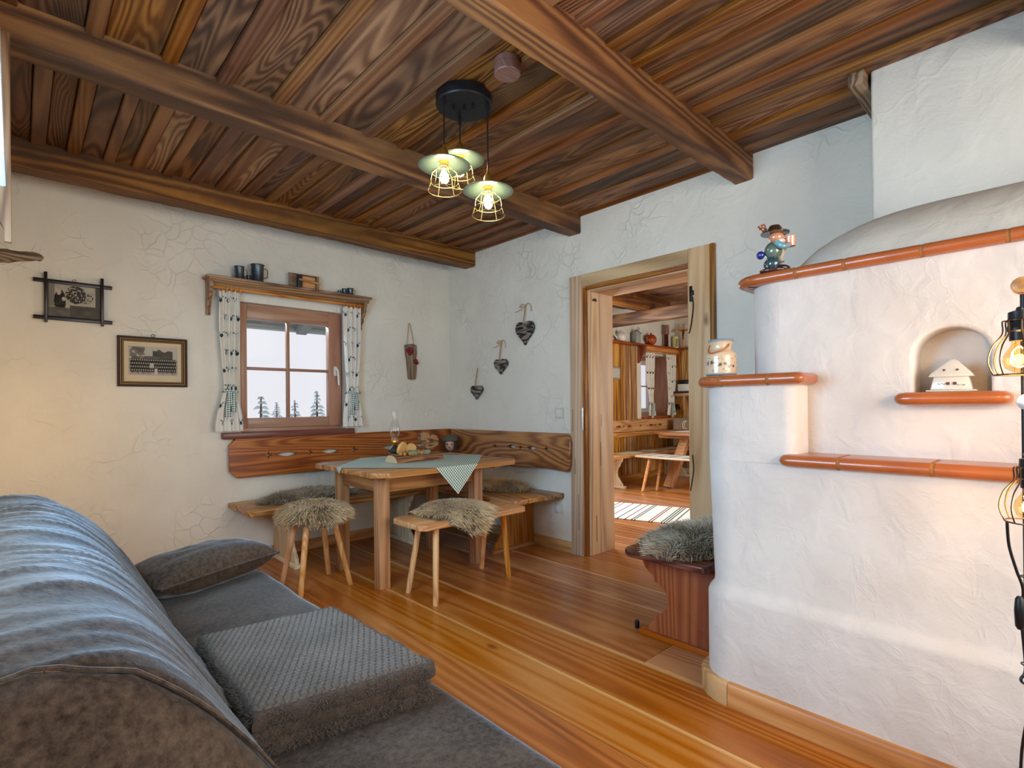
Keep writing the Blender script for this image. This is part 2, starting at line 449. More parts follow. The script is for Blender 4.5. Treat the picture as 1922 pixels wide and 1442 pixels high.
# floor of wide larch boards
fl = MB().box(XL - .3, 8.5, YR - .3, 5.3, -.14, -.03)
FLOOR = struct('floor', fl, simple('floor_gap', '#2a1608', .9), smooth=0)
edges = [-.2, .08, .36, .64, .92, 1.19, 1.455, 1.712, 2.038, 2.345, 2.60, 2.88, 3.17]
fcol = floorwood('y')
for a, b in zip(edges, edges[1:]):
    cuts = [YR, 1.335, YW] if a == 2.038 else ([YR, random.uniform(-.6, .3), YW] if a > .9 else [YR, YW])
    for c, d in zip(cuts, cuts[1:]):
        obj('floor_board', MB().box(a + .0016, b - .0016, c + .001, d - .001, -.03, 0), fcol, FLOOR, bevel=.002, bseg=1)
x = 3.17
while x < 8.2:
    wd = random.choice((.2, .24, .28)); y0, y1 = (DY0 - .02, DY1 + .02) if x < 3.45 else (.3, 4.72)
    x1 = min(x + wd, 8.25)
    if x < 3.45: x1 = min(x1, 3.47)
    obj('floor_board', MB().box(x + .001, x1 - .001, y0, y1, -.03, 0), fcol, FLOOR, bevel=.0015, bseg=1); x = x1

# ceiling: alternating wide and narrow boards between three beams
cl = MB().box(XL - .3, XD + .1, YR - .3, YW + .3, ZC + .03, ZC + .12)
CEIL = struct('ceiling', cl, simple('ceiling_gap', '#150b05', .9), smooth=0)
cm = ceilwood('y'); cn = battenwood('y')
for y0, y1, wn, ww in ((3.95, YW, .06, .085), (2.64, 3.95, .062, .088), (1.34, 2.64, .056, .165), (YR, 1.34, .06, .12)):
    x = XL - .02; k = 0
    while x < XD:
        wd = (wn if k % 2 else ww) * random.uniform(.86, 1.16); x1 = min(x + wd, XD + .01)
        z0 = ZC + (-.004 if k % 2 else .014) + random.uniform(-.002, .002)
        obj('ceiling_board', MB().box(x + .0015, x1 - .0015, y0 + .001, y1 - .001, z0, ZC + .035), cn if k % 2 else cm, CEIL, bevel=.004, bseg=1)
        x = x1; k += 1
bw = beamwood('x')


def beam_obj(y0, y1, z0, par, x0=XL, x1=XD + .005, mat=bw, z1=ZC + .03):
    n = 110; m = MB(); rings = []
    for i in range(n + 1):
        xx = x0 + (x1 - x0) * i / n; j = lambda s: .005 * mn.noise((xx * 3, s, y0 * 5)) + .003 * mn.noise((xx * 17, s, y0 * 5))
        ch = .008 + .007 * mn.noise((xx * 9, 3.3, y0))
        rings.append([(xx, y0 + j(1), z1), (xx, y0 + j(1), z0 + ch), (xx, y0 + ch + j(1), z0 + j(4)), (xx, y1 - ch + j(2), z0 + j(5)), (xx, y1 + j(2), z0 + ch), (xx, y1 + j(2), z1)])
    m.loft(rings); return obj('beam', m, mat, par, smooth=24)


beam_obj(3.865, 4.02, 2.47, CEIL); beam_obj(2.585, 2.712, 2.468, CEIL); beam_obj(1.285, 1.402, 2.465, CEIL); beam_obj(-.02, .105, 2.465, CEIL)
# short dark timber between ceiling boards and the chimney breast
obj('beam', MB().box(2.70, XD, .625, .685, 2.55, ZC + .02), greywood('x'), CEIL, bevel=.004)

# baseboards
bb = basewood('x')
struct('baseboard_front', MB().box(XL, XD, YW - .02, YW, 0, .085), bb, bevel=.004)
struct('baseboard_right', MB().box(XD - .02, XD, DY1 + .115, YW, 0, .085), basewood('y'), bevel=.004)

# ------------------------------------------------------------------ window_1
WIN = struct('window_1', MB().box(WX0 - .0, WX1 + .0, YW + .30, YW + .335, WZ0, WZ0 + .02), winwood('x'))
yf = YW + .045


def frame4(par, name, x0, x1, z0, z1, y0, y1, wl, wr, wb, wt, mx, mz, bev=.004):
    obj(name, MB().box(x0, x0 + wl, y0, y1, z0, z1), mz, par, bevel=bev); obj(name, MB().box(x1 - wr, x1, y0, y1, z0, z1), mz, par, bevel=bev)
    obj(name, MB().box(x0 + wl, x1 - wr, y0, y1, z0, z0 + wb), mx, par, bevel=bev); obj(name, MB().box(x0 + wl, x1 - wr, y0, y1, z1 - wt, z1), mx, par, bevel=bev)


wx, wz = winwood('x'), winwood('z')
frame4(WIN, 'frame_bar', WX0 - .03, WX1 + .03, WZ0 - .02, WZ1 + .02, yf + .02, yf + .09, .05, .05, .065, .05, wx, wz)
frame4(WIN, 'sash_bar', WX0 + .015, WX1 - .015, WZ0 + .035, WZ1 - .015, yf, yf + .06, .045, .11, .075, .10, wx, wz)
obj('glazing_bar', MB().box(1.583, 1.607, yf + .015, yf + .05, 1.07, 1.85), wz, WIN, bevel=.004)
obj('glazing_bar', MB().box(1.27, 1.94, yf + .016, yf + .049, 1.447, 1.470), wx, WIN, bevel=.004)
PANE = glassmat('window_glass')
for xa, xb in ((1.275, 1.583), (1.607, 1.93)):
    for za, zb in ((1.07, 1.447), (1.47, 1.845)):
        obj('pane', MB().box(xa, xb, yf + .028, yf + .034, za, zb), PANE, WIN, smooth=0)
hd = obj('handle', MB().box(1.965, 1.995, yf - .012, yf, 1.42, 1.50), WHITEPL, WIN, bevel=.005)
obj('lever', MB().tube(catmull([(1.98, yf - .012, 1.47), (1.98, yf - .045, 1.47), (1.985, yf - .05, 1.44), (1.992, yf - .045, 1.34)]), .009, 8), WHITEPL, hd)
sx = sillwood('x')
obj('sill', MB().box(1.085, 2.105, YW - .062, YW + .06, .925, .972), sx, WIN, bevel=.006)

# ------------------------------------------------------------------ door_1 : casing and lining towards the kitchen
DOOR = struct('door_1', MB().box(XD - .03, XD, DY1 - .0, DY1 + .115, 0, 2.14), doorwood('z'), bevel=.004)
dz, dy, de = doorwood('z'), doorwood('y'), dooredge('z')
obj('casing', MB().box(XD - .03, XD, DY0 - .145, DY0, 0, 2.142), dz, DOOR, bevel=.004)
obj('casing_edge', MB().box(XD - .031, XD, DY0 - .172, DY0 - .146, 0, 2.142), de, DOOR, bevel=.003)
obj('casing', MB().box(XD - .03, XD, DY0, DY1, DZ + .005, 2.14), dy, DOOR, bevel=.004)
obj('reveal_strip', MB().box(XD - .005, XD + .03, DY1 - .018, DY1 + .002, 0, DZ), de, DOOR, bevel=.003)
obj('reveal_strip', MB().box(XD - .005, XD + .03, DY0, DY1 - .018, DZ - .016, DZ + .004), dooredge('y'), DOOR, bevel=.003)
obj('lining_board', MB().box(XD + .03, XD + .155, DY1 - .03, DY1 + .0, 0, DZ - .01), dz, DOOR, bevel=.003)
obj('lining_board', MB().box(XD + .157, XD + .33, DY1 - .031, DY1 + .0, 0, DZ - .01), dz, DOOR, bevel=.003)
obj('lining_board', MB().box(XD + .03, XD + .33, DY0, DY1 - .03, DZ - .026, DZ + .004), dy, DOOR, bevel=.003)
obj('lining_board', MB().box(XD + .0, XD + .33, DY0, DY0 + .02, 0, DZ - .02), dz, DOOR, bevel=.003)
obj('hinge', MB().lathe([(.008, .96), (.008, 1.13)], (XD - .034, DY1 - .006, 0), 10), STEEL, DOOR)
obj('latch_hook', MB().tube([(XD + .09, DY1 - .032, 1.965), (XD + .09, DY1 - .05, 1.965), (XD + .075, DY1 - .05, 1.955)], .004, 6).box(XD + .075, XD + .12, DY1 - .036, DY1 - .03, 1.95, 1.965), IRON, DOOR)
obj('latch_plate', MB().box(XD - .036, XD - .03, DY0 - .03, DY0 - .01, 1.80, 1.90).box(XD - .046, XD - .03, DY0 - .04, DY0 - .02, 1.84, 1.87), IRON, DOOR, bevel=.003)
obj('latch_cord', MB().tube(catmull([(XD - .034, DY0 - .032, 1.83), (XD - .036, DY0 - .036, 1.76), (XD - .036, DY0 - .022, 1.66), (XD - .034, DY0 - .006, 1.60)]), .0035, 6), BLACK, DOOR)
obj('latch_cord', MB().tube(catmull([(XD - .034, DY0 - .02, .83), (XD - .035, DY0 - .027, .74), (XD - .034, DY0 - .015, .66), (XD - .032, DY0 - .004, .60)]), .003, 6), BLACK, DOOR)
for k in range(7):   # drying cracks in the boards
    yy = [DY1 + .04, DY1 + .09, DY1 + .07][k % 3]; z0 = [.35, .95, .62, .2, 1.2, .48, .8][k]
    xc = XD - .0302
    if k > 3: yy = None
    if yy: obj('crack', MB().box(xc - .0004, xc + .002, yy - .0016, yy + .0016, z0, z0 + .12 + .05 * (k % 2)), simple('crack', '#1d130b', .9), DOOR)
for z0, dzz, xx in ((.98, .1, .17), (.1, .2, .1), (.68, .18, .16)):
    obj('crack', MB().box(XD + xx - .0015, XD + xx + .0015, DY1 - .0318, DY1 - .029, z0, z0 + dzz), simple('crack', '#1d130b', .9), DOOR)

# ------------------------------------------------------------------ masonry stove
def rounded_fp(x0, y1, r, x1=3.15, y0=-.8, n=10):
    """footprint with one rounded corner at (x0, y1)"""
    return [(x1, y0), (x1, y1)] + [(x0 + r + r * cos(a), y1 - r + r * sin(a)) for a in [pi / 2 + pi / 2 * i / n for i in range(n + 1)]] + [(x0, y0)]


STOVE = thing('masonry_stove', 'white plastered masonry stove with curved corner beside the doorway', 'stove', (2.6, .2, 0))
so = Vector((2.6, .2, 0))


def sp(mb):   # world -> stove frame
    mb.v = [(v[0] - so.x, v[1] - so.y, v[2] - so.z) for v in mb.v]; return mb


rings = []
for z, xo, yo, r in ((0, 1.992, 1.055, .13), (.395, 1.992, 1.055, .13), (.412, 1.998, 1.05, .13), (.43, 2.016, 1.04, .13), (.448, 2.03, 1.045, .13), (.93, 2.03, 1.06, .12)):
    rings.append([(x_, y_, z) for x_, y_ in rounded_fp(xo, yo, r)])
obj('body', sp(MB().loft(rings)), STOVEP, STOVE, smooth=50)
# column under the jar ledge, its inner corner rounded into the recess
col_fp = [(3.15, .70)] + [(3.15, 1.06)] + [(2.15 + .12 * cos(a), .94 + .12 * sin(a)) for a in [pi / 2 + pi / 2 * i / 10 for i in range(11)]] + \
         [(2.075 + .045 * cos(a), .735 + .045 * sin(a)) for a in [pi + pi / 2 * i / 8 for i in range(9)]]
obj('column', sp(MB().prism(col_fp, .925, 1.225, 'z')), STOVEP, STOVE, bevel=.0, smooth=50)
# recessed upper body with an arched niche
nx0, nx1, nz0, nz1 = .178, .368, 1.18, 1.388
ncy, nr = (nx0 + nx1) / 2, (nx1 - nx0) / 2
arch = [(nx0, nz0), (nx1, nz0)] + [(ncy + nr * cos(a) * (1 if 1 else 1), nz1 - .085 + .085 * sin(a)) for a in [pi * i / 14 for i in range(15)]]
obj('upper_front', sp(MB().holed([[(-.8, .93), (.80, .93), (.80, 1.64), (-.8, 1.64)], arch], .12, lambda a, b, c: (2.22 - c, a, b), bevel=.012)), STOVEP, STOVE, smooth=60)
up_fp = [(3.15, -.8), (3.15, .93)] + [(2.30 + .14 * cos(a), .79 + .14 * sin(a)) for a in [pi / 2 + pi / 2 * i / 10 for i in range(11)]] + [(2.161, .78), (2.275, .78), (2.275, -.8)]
obj('upper_body', sp(MB().prism(up_fp, .93, 1.64, 'z')), STOVEP, STOVE, smooth=50)
# vaulted top
rings = []
for i in range(27):
    t = i / 26; yy = -.8 + t * 1.66; q = max(0, (yy - .30) / .56); k = sqrt(max(0, 1 - q ** 2.6)) if q < 1 else 0
    k = max(k, .02); rings.append([(2.80 + .60 * cos(a) * (.55 + .45 * k), yy, 1.64 + .30 * k * sin(a)) for a in [pi * j / 16 for j in range(17)]])
obj('vault', sp(MB().loft(rings)), DOMEP, STOVE, smooth=60)
obj('chimney', sp(MB().box(2.757, XD, -1.0, .613, 1.8, ZC + .02)), plaster('chimney_plaster', '#e4e0d4', '#d6d2c8', ridge=.25), STOVE, bevel=.012, bseg=3)


def ledge(path, z0, z1, depth, cuts, par):
    """rounded tile nosing swept along a plan path (x, y); inner side is to the right of travel"""
    L = [0]
    for a, b in zip(path, path[1:]): L.append(L[-1] + hypot(b[0] - a[0], b[1] - a[1]))
    def at(s):
        s = min(max(s, 0), L[-1] - 1e-6)
        for i in range(len(path) - 1):
            if L[i + 1] >= s:
                t = (s - L[i]) / (L[i + 1] - L[i]); a, b = path[i], path[i + 1]
                d = Vector((b[0] - a[0], b[1] - a[1])).normalized(); return Vector((a[0] + (b[0] - a[0]) * t, a[1] + (b[1] - a[1]) * t)), Vector((d.y, -d.x))
    h = (z1 - z0) / 2; zc = (z0 + z1) / 2
    prof = [(depth, h)] + [(h * 1.1 - h * 1.1 * sin(a), h * cos(a)) for a in [pi * i / 12 for i in range(13)]] + [(depth, -h)]
    def seg(s0, s1, k):
        n = max(12, int((s1 - s0) / .02)); rr = []
        for i in range(n + 1):
            s_ = s0 + (s1 - s0) * (.5 - .5 * cos(pi * i / n)); p, nn = at(s_)
            e = min(s_, L[-1] - s_) / .026; q = sqrt(max(.02, 1 - (1 - e) ** 2)) if e < 1 else 1; x_ = k * .7 + (1 - q) * .022
            rr.append([(p.x + nn.x * (d + (x_ if d < depth else 0)), p.y + nn.y * (d + (x_ if d < depth else 0)), zc + b * (1 - k * 8) * (.25 + .75 * q)) for d, b in prof])
        return MB().loft(rr)
    cs = [0] + [c for c in cuts] + [L[-1]]
    for i, (a, b) in enumerate(zip(cs, cs[1:])):
        obj('ledge_tile', sp(seg(a + (.006 if i else 0), b - (.006 if i < len(cs) - 2 else 0), 0)), TERRA, par, bevel=0, smooth=50)
        if i < len(cs) - 2: obj('mortar_joint', sp(seg(b - .007, b + .007, .006)), MORTAR, par, smooth=50)


def corner_path(xa, ya, yfront_end, r, xback):
    """from the front (x=xa) up to a rounded corner at y=ya, then back along +x"""
    return [(xa, yfront_end), (xa, ya - r)] + [(xa + r + r * cos(a), ya - r + r * sin(a)) for a in [pi - pi / 2 * i / 10 for i in range(1, 11)]] + [(xback, ya)]


ledge(corner_path(1.995, 1.092, .655, .13, 3.1), 1.218, 1.262, .16, [.12, .30, .41, .7], STOVE)
ledge([(1.998, -.8), (1.998, .742)], .922, .966, .17, [.2, .52, .84, 1.10, 1.35], STOVE)
ledge(corner_path(2.125, .968, -.8, .10, 3.1), 1.622, 1.664, .14, [.3, .62, .935, 1.14, 1.36, 1.52], STOVE)
ledge([(2.085, .128), (2.085, .412)], 1.140, 1.182, .16, [], STOVE)
# wooden skirting round the stove foot
def skirt(s0, s1, n=14):
    path = [(1.992, y_) for y_ in (-.8, .4, .925)] + [(2.122 + .13 * cos(a), .925 + .13 * sin(a)) for a in [pi - pi / 2 * i / 12 for i in range(1, 13)]] + [(2.3, 1.055)]
    L = [0]
    for a, b in zip(path, path[1:]): L.append(L[-1] + hypot(b[0] - a[0], b[1] - a[1]))
    pts = []
    for k in range(n + 1):
        s = s0 + (s1 - s0) * k / n
        for i in range(len(path) - 1):
            if L[i + 1] >= s - 1e-9:
                t = (s - L[i]) / (L[i + 1] - L[i]); a, b = path[i], path[i + 1]; d = Vector((b[0] - a[0], b[1] - a[1])).normalized()
                pts.append((a[0] + (b[0] - a[0]) * t, a[1] + (b[1] - a[1]) * t, -d.y, d.x)); break
    return MB().loft([[(x_, y_, 0), (x_ + nx * .03, y_ + ny * .03, 0), (x_ + nx * .03, y_ + ny * .03, .076), (x_ + nx * .024, y_ + ny * .024, .084), (x_, y_, .084)] for x_, y_, nx, ny in pts])


obj('skirting', sp(skirt(0, 1.72)), basewood('y'), STOVE, smooth=40)
obj('skirting', sp(skirt(1.722, 2.08)), basewood('y'), STOVE, smooth=40)

# ------------------------------------------------------------------ bench by the stove
SB = thing('stove_bench', 'dark red wooden bench with scrolled end panel against the white stove', 'bench', (2.6, 1.3, 0)); so = Vector((2.6, 1.3, 0))
top = [(3.08, 1.09), (3.08, 1.53)] + [(2.20 + .07 * cos(a), 1.455 + .075 * sin(a)) for a in [pi / 2 + pi / 2 * i / 8 for i in range(9)]] + [(2.13, 1.105)] + [(2.15, 1.09)]
obj('seat', sp(MB().prism(top, .42, .452, 'z')), darkwood('y'), SB, bevel=.008, bseg=3)
pf = [(1.507, .42), (1.507, .394), (1.499, .362), (1.484, .336), (1.46, .318), (1.437, .304), (1.434, .277), (1.408, .271), (1.382, .251), (1.366, .224), (1.362, .196), (1.369, .163), (1.39, .137), (1.433, .108), (1.433, .087), (1.457, .068), (1.468, .047), (1.471, .02), (1.092, .02), (1.092, .42)]
obj('end_panel', sp(MB().prism([p for p in pf if p[0] < 1.6], 2.285, 2.315, 'x')), redwood('z'), SB, bevel=.002)
obj('foot_rail', sp(MB().box(2.27, 2.33, 1.092, 1.516, 0, .03)), redwood('y'), SB, bevel=.004)
obj('end_panel', sp(MB().prism([p for p in pf if p[0] < 1.6], 3.0, 3.03, 'x')), redwood('z'), SB, bevel=.002)
pg = obj('door_stop', MB().lathe([(.0105, 0), (.0115, .004), (.0115, .034), (.009, .04)], (2.325, 1.562, 0), 14), BLACK)
tag(pg, 'small black cylinder standing on the floor beside the stove bench foot', 'door stop')

# ------------------------------------------------------------------ sheepskins
def furmat(name, c1, c2, c3):
    if name in MC: return MC[name]
    m = NT(name); a = m.n('ShaderNodeAttribute', attribute_name='Col'); m.l(a.outputs['Color'], m.b.inputs['Base Color'])
    m.p(Roughness=.6); m.b.inputs['Specular IOR Level'].default_value = .3; m.b.inputs['Sheen Weight'].default_value = .25
    MC[name] = m.m; return m.m


DOME = .045


def sheepskin(name, label, surf, rx, ry, n, L, tint, seed, droop=.6, sink=.012, dirn=(0, 0)):
    """surf(u, v) -> point and normal on an oval pelt of radii rx, ry (u, v in the unit disc); world frame"""
    rng = random.Random(seed); c0, _ = surf(0, 0)
    T = thing(name, label, 'sheepskin', tuple(c0), group='sheepskins on the seats')
    rr = []
    m = MB(); NR, NA = 7, 28
    for top_ in (1, 0):
        for i in range(NR + 1):
            for k in range(NA):
                a = 2 * pi * k / NA; q = i / NR; e = 1 + .09 * mn.noise((cos(a) * 1.5 + seed, sin(a) * 1.5, 0))
                p, nn = surf(q * e * cos(a), q * e * sin(a)); th = DOME * (1 - q ** 3) + .002
                m.v.append(tuple(Vector(p) - Vector(c0) + Vector(nn) * (th if top_ else .0)))
    W = (NR + 1) * NA
    for i in range(NR):
        for k in range(NA):
            k2 = (k + 1) % NA
            m.f.append((i * NA + k, i * NA + k2, (i + 1) * NA + k2, (i + 1) * NA + k)); m.f.append((W + i * NA + k2, W + i * NA + k, W + (i + 1) * NA + k, W + (i + 1) * NA + k2))
    for k in range(NA):
        k2 = (k + 1) % NA; m.f.append((NR * NA + k, NR * NA + k2, W + NR * NA + k2, W + NR * NA + k))
    obj('hide', m, simple('hide', '#8a7357', .9), T, smooth=60)
    s = MB(); cols = {}
    nb = n // 7
    for b in range(nb):
        a = rng.uniform(0, 2 * pi); q = sqrt(rng.random()); e = 1 + .09 * mn.noise((cos(a) * 1.5 + seed, sin(a) * 1.5, 0))
        u0, v0 = q * e * cos(a), q * e * sin(a)
        cl_d = Vector((cos(a) * .6 * q + dirn[0] + .9 * mn.noise((u0 * 2.2 + seed, v0 * 2.2, 1)), sin(a) * .6 * q + dirn[1] + .9 * mn.noise((u0 * 2.2 + seed, v0 * 2.2, 7)), 0))
        tone = .5 + .5 * mn.noise((u0 * 1.6, v0 * 1.6, seed * 3.1)) + rng.uniform(-.15, .15)
        for j in range(7):
            u, v = u0 + rng.gauss(0, .045), v0 + rng.gauss(0, .045)
            p, nn = surf(u, v); nn = Vector(nn); p = Vector(p) - Vector(c0) + nn * DOME * max(0, 1 - hypot(u, v) ** 3)
            d = (nn * .75 + cl_d * .8 + Vector((rng.uniform(-.25, .25), rng.uniform(-.25, .25), 0))).normalized()
            l = L * rng.uniform(.65, 1.2); side = d.cross(Vector((rng.uniform(-1, 1), rng.uniform(-1, 1), .3))).normalized() * rng.uniform(.0014, .0026)
            p1 = p + d * l * .5; p2 = p1 + (d + Vector((cl_d.x * .6, cl_d.y * .6, -droop))).normalized() * l * .55
            i0 = len(s.v); s.v += [tuple(p - side), tuple(p + side), tuple(p1 + side), tuple(p1 - side), tuple(p2)]
            s.f += [(i0, i0 + 1, i0 + 2, i0 + 3), (i0 + 3, i0 + 2, i0 + 4)]
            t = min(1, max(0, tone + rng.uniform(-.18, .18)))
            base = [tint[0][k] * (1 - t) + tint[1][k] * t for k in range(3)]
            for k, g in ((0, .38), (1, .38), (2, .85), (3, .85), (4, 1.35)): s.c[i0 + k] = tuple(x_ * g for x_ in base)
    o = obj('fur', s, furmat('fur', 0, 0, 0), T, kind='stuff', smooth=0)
    return T


T1 = (lin('#9c7a4e')[:3], lin('#f0d6a8')[:3]); T2 = (lin('#7d6d58')[:3], lin('#cdbb9c')[:3]); T3 = (lin('#9c8c72')[:3], lin('#e2d7bf')[:3])


def flat(cx, cy, z, rx, ry, rot=0, drop=None):
    c, s = cos(rot), sin(rot)
    def f(u, v):
        a, b = u * rx, v * ry; zz = z + .003
        nrm = Vector((0, 0, 1))
        if drop:   # hang over the seat edge when beyond half sizes
            ox = max(0, abs(a) - drop[0] + .02); oy = max(0, abs(b) - drop[1] + .02); kx, ky = ox / (ox + .025), oy / (oy + .025)
            zz -= ox * kx * .9 + oy * ky * .9; a -= math.copysign(ox * kx * .7, a); b -= math.copysign(oy * ky * .7, b)
            nrm = Vector((math.copysign(kx, a), math.copysign(ky, b), 1 - .6 * max(kx, ky))).normalized()
        n2 = Vector((nrm.x * c - nrm.y * s, nrm.x * s + nrm.y * c, nrm.z))
        return Vector((cx + a * c - b * s, cy + a * s + b * c, zz)), n2
    return f


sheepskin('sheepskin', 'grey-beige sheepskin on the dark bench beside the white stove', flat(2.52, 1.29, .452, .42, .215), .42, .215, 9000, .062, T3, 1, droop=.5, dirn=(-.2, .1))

# ------------------------------------------------------------------ corner bench
bx, by_ = benchwood('x'), benchwood('y')
SEAT = .455


def bpost(y0, y1, n):   # scalloped outline (distance from wall, z)
    return [(0, .03), (n, .03), (n - .01, .07), (n - .04, .10), (n - .06, .13), (n - .085, .16), (n - .095, .21), (n - .085, .26), (n - .06, .295), (n - .045, .31), (n - .04, .335), (n - .01, .37), (n, .415), (0, .415)]


CB = thing('corner_bench', 'wooden wall bench with rounded end under the window', 'bench', (2.1, 4.05, 0)); so = Vector((2.1, 4.05, 0))
# seat of three boards, the front one starting with a rounded stub end
fr = [(3.13, 3.78), (3.13, 3.93), (1.135, 3.93)] + [(1.135, 3.87)] + [(1.128, 3.855)] + [(1.19 + .065 * cos(a), 3.83 + .07 * sin(a)) for a in [pi + pi / 2 * i / 6 for i in range(7)]] + [(1.30, 3.752), (1.5, 3.765)]
obj('seat_board', sp(MB().prism(fr, SEAT - .038, SEAT, 'z')), bx, CB, bevel=.006)
obj('seat_board', sp(MB().box(1.135, 3.13, 3.933, 4.11, SEAT - .038, SEAT - .001)), bx, CB, bevel=.005)
obj('seat_board', sp(MB().box(1.128, 3.13, 4.113, 4.285, SEAT - .038, SEAT)), bx, CB, bevel=.005)
pz = palewood('z')
for xs, dpt in ((1.44, .44), (2.40, .44)):
    k = 0
    prf = bpost(0, 0, dpt)
    obj('support', sp(MB().prism([(4.262 - a, b) for a, b in prf], xs, xs + .028, 'x')), pz, CB, bevel=.003)
    obj('support_foot', sp(MB().box(xs - .012, xs + .04, 4.262 - dpt - .02, 4.265, 0, .032)), palewood('y'), CB, bevel=.004)
CR = thing('corner_bench', 'wooden wall bench with stub end beside the doorway', 'bench', (2.9, 3.3, 0)); so = Vector((2.9, 3.3, 0))
fr = [(2.60, 3.77), (2.74, 3.77), (2.77, 3.77), (2.77, 2.80), (2.76, 2.795)] + [(2.68 + .07 * cos(a), 2.85 + .06 * sin(a)) for a in [-pi / 2 - pi / 2 * i / 6 for i in range(7)]] + [(2.62, 2.93), (2.62, 3.2)]
obj('seat_board', sp(MB().prism(fr, SEAT - .036, SEAT + .002, 'z')), by_, CR, bevel=.006)
obj('seat_board', sp(MB().box(2.773, 2.95, 2.80, 3.775, SEAT - .036, SEAT + .002)), by_, CR, bevel=.005)
obj('seat_board', sp(MB().box(2.953, 3.148, 2.78, 3.775, SEAT - .036, SEAT + .002)), by_, CR, bevel=.005)
prf = bpost(0, 0, .43)
wz_ = benchwood('z')
obj('support', sp(MB().prism([(3.13 - a, b) for a, b in prf], 3.10, 3.128, 'y')), tablewood('z'), CR, bevel=.003)
obj('support_foot', sp(MB().box(2.68, 3.13, 3.088, 3.14, 0, .032)), tablewood('x'), CR, bevel=.004)


# carved backrests on the walls
def diamond(cx, cz, r, q=.35): return [(cx + r * (1 if k % 2 == 0 else q) * cos(pi / 4 * k), cz + r * (1 if k % 2 == 0 else q) * sin(pi / 4 * k)) for k in range(8)]
def almond(cx, cz, w_, h_): return [(cx - w_ / 2 + w_ * i / 8, cz + h_ / 2 * sin(pi * i / 8)) for i in range(8)] + [(cx + w_ / 2 - w_ * i / 8, cz - h_ / 2 * sin(pi * i / 8)) for i in range(8)]


holes = []
for c0 in (1.72, 2.62):
    holes += [diamond(c0, .79, .024), almond(c0 - .18, .79, .15, .034), almond(c0 + .17, .79, .15, .034)]
holes += [diamond(1.40, .79, .026), diamond(2.10, .79, .030)]
ol = [(1.125, .69), (1.175, .637), (3.13, .637), (3.13, .931), (1.175, .931), (1.125, .88)]
so = Vector((2.1, 4.05, 0))
bk = obj('backrest', sp(MB().holed([ol] + holes, .032, lambda a, b, c: (a, 4.248 - c + (b - .78) * .06, b), bevel=.005)), backwood('x'), CB, label='long reddish backrest board with cut-out diamonds')
holes = [diamond(3.55, .795, .026), almond(3.33, .80, .10, .028), diamond(3.22, .80, .022), almond(3.09, .80, .10, .028), diamond(2.92, .80, .03)]
ol = [(2.70, .637), (2.9, .648), (3.2, .640), (4.21, .637), (4.21, .931), (2.71, .931), (2.675, .905), (2.665, .85), (2.668, .68)]
so = Vector((2.9, 3.3, 0))
bk = obj('backrest', sp(MB().holed([ol] + holes, .034, lambda a, b, c: (3.106 + c + (b - .78) * .10, a, b), bevel=.008)), backwood('y'), CR, label='glossy backrest board with wavy lower edge')

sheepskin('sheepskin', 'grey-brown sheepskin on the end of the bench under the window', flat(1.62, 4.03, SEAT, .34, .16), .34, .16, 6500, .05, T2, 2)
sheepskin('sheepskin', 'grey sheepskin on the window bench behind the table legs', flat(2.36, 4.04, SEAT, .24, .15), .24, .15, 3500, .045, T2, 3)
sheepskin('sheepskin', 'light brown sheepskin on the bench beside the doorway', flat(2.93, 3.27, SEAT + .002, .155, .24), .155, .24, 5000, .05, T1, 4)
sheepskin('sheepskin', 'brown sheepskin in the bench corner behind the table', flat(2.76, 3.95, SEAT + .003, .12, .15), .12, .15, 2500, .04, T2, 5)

# ------------------------------------------------------------------ table
TB = thing('dining_table', 'rustic wooden table with chamfered corners and square legs', 'table', (2.09, 3.25, 0)); so = Vector((2.09, 3.25, 0))
TX0, TX1, TY0, TY1, TZ = 1.515, 2.69, 2.77, 3.73, .76
ch = .085; nb = 5
ys = [TY0 + (TY1 - TY0) * i / nb for i in range(nb + 1)]
for i in range(nb):
    a, b = ys[i] + (.0008 if i else 0), ys[i + 1] - .0008
    if i == 0: poly = [(TX0 + ch, a), (TX1 - ch, a), (TX1, a + ch), (TX1, b), (TX0, b), (TX0, a + ch)]
    elif i == nb - 1: poly = [(TX0, a), (TX1, a), (TX1, b - ch), (TX1 - ch, b), (TX0 + ch, b), (TX0, b - ch)]
    else: poly = [(TX0, a), (TX1, a), (TX1, b), (TX0, b)]
    obj('top_board', sp(MB().prism(poly, TZ - .032, TZ, 'z')), tablewood('x'), TB, bevel=.003)
for x0, x1 in ((1.65, 1.725), (2.415, 2.49)):
    for y0, y1 in ((2.995, 3.07), (3.555, 3.63)):
        obj('leg', sp(MB().box(x0, x1, y0, y1, 0, TZ - .034)), tablewood('z'), TB, bevel=.004)
obj('apron', sp(MB().box(1.725, 2.415, 3.02, 3.045, .605, TZ - .034)), tablewood('x'), TB, bevel=.003); obj('apron', sp(MB().box(1.725, 2.415, 3.58, 3.605, .605, TZ - .034)), tablewood('x'), TB, bevel=.003)
obj('apron', sp(MB().box(1.675, 1.70, 3.07, 3.555, .605, TZ - .034)), tablewood('y'), TB, bevel=.003); obj('apron', sp(MB().box(2.44, 2.465, 3.07, 3.555, .605, TZ - .034)), tablewood('y'), TB, bevel=.003)
for xx in (1.62, 2.50):
    obj('batten', sp(MB().box(xx, xx + .05, 2.87, 3.63, TZ - .058, TZ - .033)), tablewood('y'), TB, bevel=.004)


